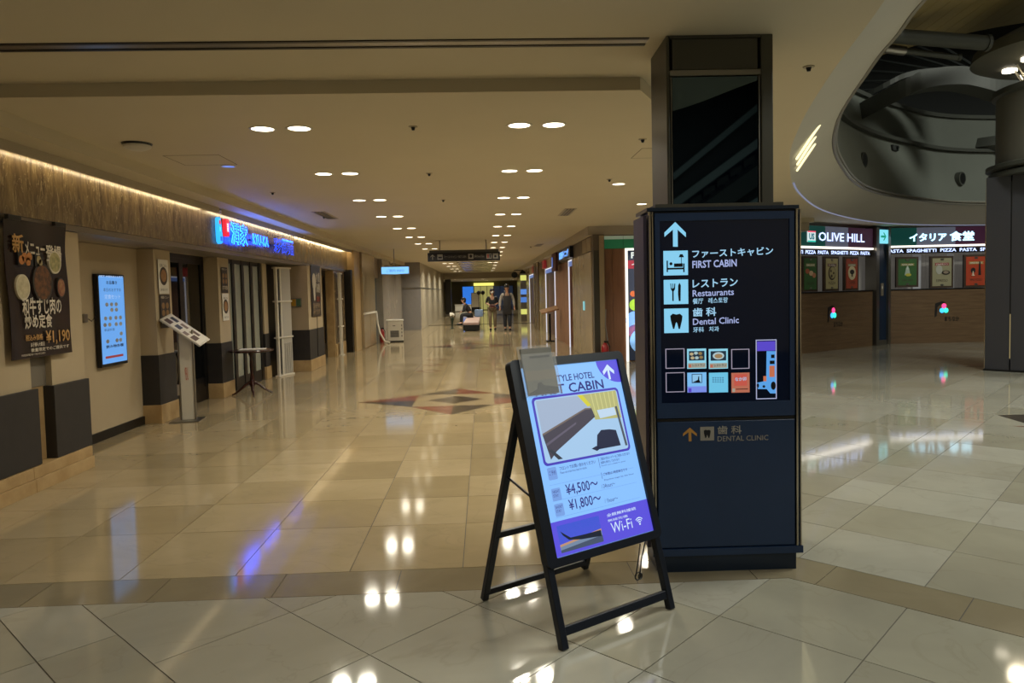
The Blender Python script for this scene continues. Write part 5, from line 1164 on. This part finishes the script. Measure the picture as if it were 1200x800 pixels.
# ------------------------------------------------------------------ benches and people
def bench(y, label):
    t = thing('bench', label, 'bench', (-.82, y, 0))
    B().cbox(0, .62, 0, 2.3, .24, .34, .02).build('cushion', M('pinkish vinyl', '9a8078', .5), t)
    B().cbox(.02, .60, .02, 2.28, .16, .24, .006).build('seat_base', m_black, t)
    for x, yy_ in ((.06, .1), (.50, .1), (.06, 2.1), (.50, 2.1)): B().cbox(x, x + .06, yy_, yy_ + .06, 0, .16, .004).build('leg', m_black, t)
    B().cbox(.0, .62, -.015, 0.0, .03, .24, .004).build('end_board', m_black, t)
bench(28.2, 'pinkish upholstered bench nearest the camera in the far corridor'); bench(30.6, 'pinkish bench behind the nearest bench in the far corridor'); bench(33.0, 'farthest pinkish bench beneath the seated person')
def body(t, V_, Ed, root, mt, name='body', lvl=2):
    me = bpy.data.meshes.new(name); me.from_pydata([v[:3] for v in V_], Ed, []); me.materials.append(mt)
    o = bpy.data.objects.new(name, me); C.objects.link(o); o.parent = t
    md = o.modifiers.new('skin', 'SKIN')
    sv = me.skin_vertices[0].data
    for i, v in enumerate(V_):
        r = v[3]; sv[i].radius = (r, v[4] if len(v) > 4 else r); sv[i].use_root = (i == root)
    s2 = o.modifiers.new('sub', 'SUBSURF'); s2.levels = s2.render_levels = lvl
    for p in me.polygons: p.use_smooth = True
    md.use_smooth_shade = True
    return o
skin = M('skin', 'a97f66', .5); hairm = M('black hair', '120e0c', .5)
def person(loc, rz, label, legs, sh, hands, top, bottom, shoes, skirt=None, apron=None, mask=False, seated=False, lean=0.0, hair='short', height=1.68):
    """one continuous skinned figure (skin), covered by clothing meshes built on the same joints"""
    s = height / 1.70
    t = thing('person', label, 'person', loc, rz); t.scale = (s, s, s)
    J = {}
    if not seated:
        J['pel'] = (0, 0, .93); J['che'] = (0, -.01 - lean * .3, 1.22); J['nec'] = (0, -.01 - lean * .5, 1.43); J['hea'] = (0, -.03 - lean * .7, 1.50)
    else:
        J['pel'] = (0, 0, .50); J['che'] = (0, -.14, .76); J['nec'] = (0, -.26, .96); J['hea'] = (0, -.32, 1.01)
    V_ = [J['pel'] + (.13, .10), J['che'] + (.14, .10), J['nec'] + (.055,), J['hea'] + (.055,)]; Ed = [(0, 1), (1, 2), (2, 3)]
    hy = -.03; hx, hyy, hz = J['hea']
    V_ += [(hx, hyy - .015, hz + .08, .085, .095), (hx, hyy - .01, hz + .17, .075, .085)]; Ed += [(3, 4), (4, 5)]
    idx = {}
    for sd in (-1, 1):
        kn, an = legs[0 if sd < 0 else 1]
        b0 = len(V_)
        V_ += [(sd * .09, 0 if not seated else -.06, J['pel'][2] - .06, .085), kn + (.06,), (an[0], an[1], an[2], .04), (an[0], an[1] - .14, an[2] - .045, .035)]
        Ed += [(0, b0), (b0, b0 + 1), (b0 + 1, b0 + 2), (b0 + 2, b0 + 3)]; idx['leg%d' % sd] = b0
        el, wr = hands[0 if sd < 0 else 1]; b1 = len(V_)
        shp = (sd * .17, J['nec'][1] + .01, J['nec'][2] - .06)
        V_ += [shp + (.055,), el + (.042,), wr + (.027,)]; Ed += [(1, b1), (b1, b1 + 1), (b1 + 1, b1 + 2)]
        dv = (Vector(wr) - Vector(el)).normalized(); pal = Vector(wr) + dv * .06
        V_.append(tuple(pal) + (.032, .016)); Ed.append((b1 + 2, b1 + 3)); idx['arm%d' % sd] = b1
        sx = Vector((1, 0, 0)) if abs(dv.x) < .8 else Vector((0, 1, 0))
        for f in range(4):
            q0 = pal + sx * (f - 1.5) * .017; ln = (.055, .068, .063, .048)[f]
            c0 = len(V_); mid = q0 + dv * ln * .6; tip = mid + (dv * .5 + Vector((0, -.6, -.2))).normalized() * ln * .6
            V_ += [tuple(q0 + dv * .03) + (.009,), tuple(mid + dv * .03) + (.008,), tuple(tip + dv * .03) + (.007,)]; Ed += [(b1 + 3, c0), (c0, c0 + 1), (c0 + 1, c0 + 2)]
        c0 = len(V_); q0 = pal - sx * sd * .03 - dv * .02
        V_ += [tuple(q0) + (.011,), tuple(q0 + dv * .04 - sx * sd * .012) + (.009,)]; Ed += [(b1 + 3, c0), (c0, c0 + 1)]
    body(t, V_, Ed, 0, skin)
    # face, hair
    fy = hyy - .115
    fb = B()
    B().lathe([(.001, -.02), (.012, -.012), (.014, 0), (.007, .02), (.001, .035)], n=8, mat=Matrix.Translation((hx, fy + .005, hz + .085))).build('nose', skin, t, smooth=True)
    for sd in (-1, 1):
        B().lathe([(.001, -.008), (.011, 0), (.001, .008)], n=10, mat=Matrix.Translation((hx + sd * .033, fy + .010, hz + .115))).build('eye', M('eye dark', '17110e', .3), t, smooth=True)
        B().lathe([(.001, -.03), (.018, 0), (.001, .03)], n=10, mat=Matrix.Translation((hx + sd * .088, hyy, hz + .09)) @ Matrix.Diagonal((.5, 1, 1, 1))).build('ear', skin, t, smooth=True)
    if mask: B().cbox(hx - .055, hx + .055, fy - .018, fy + .05, hz + .03, hz + .098, .02).build('face_mask', m_paper, t, smooth=True)
    else: B().box(hx - .022, hx + .022, fy + .006, fy + .02, hz + .048, hz + .055).build('mouth', M('lips', '7c463c', .5), t)
    prof = [(.0, .232), (.05, .225), (.088, .19), (.10, .14), (.098, .09)]
    B().lathe(prof[::-1] if False else [(.100, .12), (.104, .16), (.09, .205), (.05, .237), (.001, .246)], n=24, mat=Matrix.Translation((hx, hyy + .012, hz - .01)) @ Matrix.Diagonal((.93, 1.08, 1, 1))).build('hair', hairm, t, smooth=True)
    B().lathe([(.05, -.01), (.082, .02), (.096, .08), (.098, .13)] if hair == 'short' else [(.05, -.06), (.09, -.02), (.102, .05), (.104, .13)], n=24, mat=Matrix.Translation((hx, hyy + .035, hz)) @ Matrix.Diagonal((.98, .85, 1, 1))).build('hair', hairm, t, smooth=True)
    # clothing on the same joints
    TV = [J['pel'][:2] + (J['pel'][2] + .02, .155, .125), (J['che'][0], J['che'][1], J['che'][2], .165, .125), (J['nec'][0], J['nec'][1], J['nec'][2] - .05, .10, .08)]; TE = [(0, 1), (1, 2)]
    for sd in (-1, 1):
        b1 = idx['arm%d' % sd]; n0 = len(TV); el = Vector(V_[b1 + 1][:3]); wr = Vector(V_[b1 + 2][:3])
        TV += [V_[b1][:3] + (.068,), tuple(el) + (.056,), tuple(el + (wr - el) * sh) + (.045,)]; TE += [(1, n0), (n0, n0 + 1), (n0 + 1, n0 + 2)]
    body(t, TV, TE, 0, top, 'shirt')
    LV = [J['pel'] + (.16, .13)]; LE = []
    for sd in (-1, 1):
        b0 = idx['leg%d' % sd]; n0 = len(LV); a_ = V_[b0 + 2]
        LV += [V_[b0][:3] + (.105,), V_[b0 + 1][:3] + (.082,), (a_[0], a_[1], a_[2] + .03, .062)]; LE += [(0, n0), (n0, n0 + 1), (n0 + 1, n0 + 2)]
        sx_, sy_, sz_ = V_[b0 + 2][:3]
        B().cbox(sx_ - .045, sx_ + .045, sy_ - .20, sy_ + .06, sz_ - .085, sz_ - .01, .02).build('shoe', shoes, t, smooth=True)
    body(t, LV, LE, 0, bottom, 'trousers')
    if apron: 
        b = B(); b.cbox(-.15, .15, -.19, -.155, .60, 1.30, .015); b.build('apron', apron, t, smooth=True)
        for sd in (-1, 1): B().tube([(sd * .10, -.15, 1.29), (sd * .09, -.11, 1.42), (sd * .08, .02, 1.49)], .018, 6).build('apron_strap', apron, t, smooth=True)
        B().xz([(-.03, 1.38), (.03, 1.38), (.022, 1.2), (0, 1.17), (-.022, 1.2)], -.16, -.145).build('necktie', M('beige tie', '8a7858', .6), t)
    return t
walk = [((-.10, -.10, .50), (-.09, -.06, .09)), ((.10, -.02, .49), (.10, .10, .10))]
p1 = person((.33, 28.6, 0), 0, 'person in black short sleeved top and khaki trousers with white mask, walking', walk, .15,
       [((-.24, .02, 1.12), (-.10, -.20, 1.05)), ((.24, .02, 1.12), (.10, -.20, 1.05))], M('black top', '111114', .7), M('khaki trousers', '6b5c46', .7), m_black, mask=True, hair='long', height=1.62)
p2 = person((.90, 28.2, 0), 0, 'person in white shirt, dark bib apron and dark trousers, walking at right', [((-.09, -.03, .49), (-.08, .06, .09)), ((.09, -.09, .50), (.09, -.06, .09))], .95,
       [((-.25, .04, 1.14), (-.27, -.06, .90)), ((.25, .04, 1.14), (.27, -.06, .90))], M('white shirt', '9c968c', .7), M('navy trousers', '171a24', .7), m_black, apron=M('dark apron', '120e10', .7), height=1.76)
t = thing('clutch_bag', 'dark red pouch held in both hands by the masked person', 'bag', (.33, 28.28, .93)); B().cbox(-.10, .10, -.05, .04, -.02, .10, .012).build('pouch', M('dark red leather', '4c2420', .5), t, smooth=True); B().cbox(-.10, .10, -.056, .045, .05, .06, .002).build('flap', m_black, t)
p3 = person((-.62, 34.0, 0), math.radians(-80), 'seated person in dark clothes bent over on the far bench', [((-.10, -.42, .47), (-.10, -.44, .09)), ((.12, -.42, .47), (.14, -.46, .09))], .9,
       [((-.20, -.30, .66), (-.05, -.42, .60)), ((.20, -.30, .66), (.05, -.42, .60))], M('dark jacket', '17171b', .7), M('dark trousers', '15151a', .7), m_black, seated=True, height=1.75)
t = thing('luggage_bag', 'pale blue bag on the bench behind the seated person', 'bag', (-.45, 34.75, .34)); B().cbox(0, .40, 0, .35, 0, .34, .04).build('body', M('pale blue bag', '7c94b8', .6), t, smooth=True); B().tube([(.1, .17, .34), (.12, .17, .44), (.28, .17, .44), (.3, .17, .34)], .014, 6).build('handle', m_black, t)
for i, x in enumerate((.75, 1.05)):
    t = thing('floor_lamp', ['left', 'right'][i] + ' slim dark stand with round head at the corridor end', 'stand', (x - 1.1, 52, 0)); B().lathe([(.14, 0), (.14, .02), (.02, .04)], n=16).build('base', m_black, t); B().tube([(0, 0, .02), (0, 0, 1.35)], .02, 8).build('pole', m_black, t); B().lathe([(.02, 1.3), (.13, 1.4), (.15, 1.5), (.10, 1.6), (.01, 1.63)], n=16).build('head', m_black, t, smooth=True)
t = thing('flower_stand', 'little white figure stand before the dark pillar in the far corridor', 'stand', (-1.35, 30.5, 0)); B().lathe([(.10, 0), (.10, .02), (.03, .06), (.05, .3), (.09, .45), (.05, .47)], n=16).build('vase', M('dark green vase', '1c2a20', .4), t, smooth=True)
for i in range(5): B().lathe([(.001, .50), (.05, .56), (.045, .62), (.001, .66)], n=10, mat=Matrix.Translation((.06 * math.cos(i * 1.3), .06 * math.sin(i * 1.3), .02 * (i % 3)))).build('blossom', m_paper, t, smooth=True)
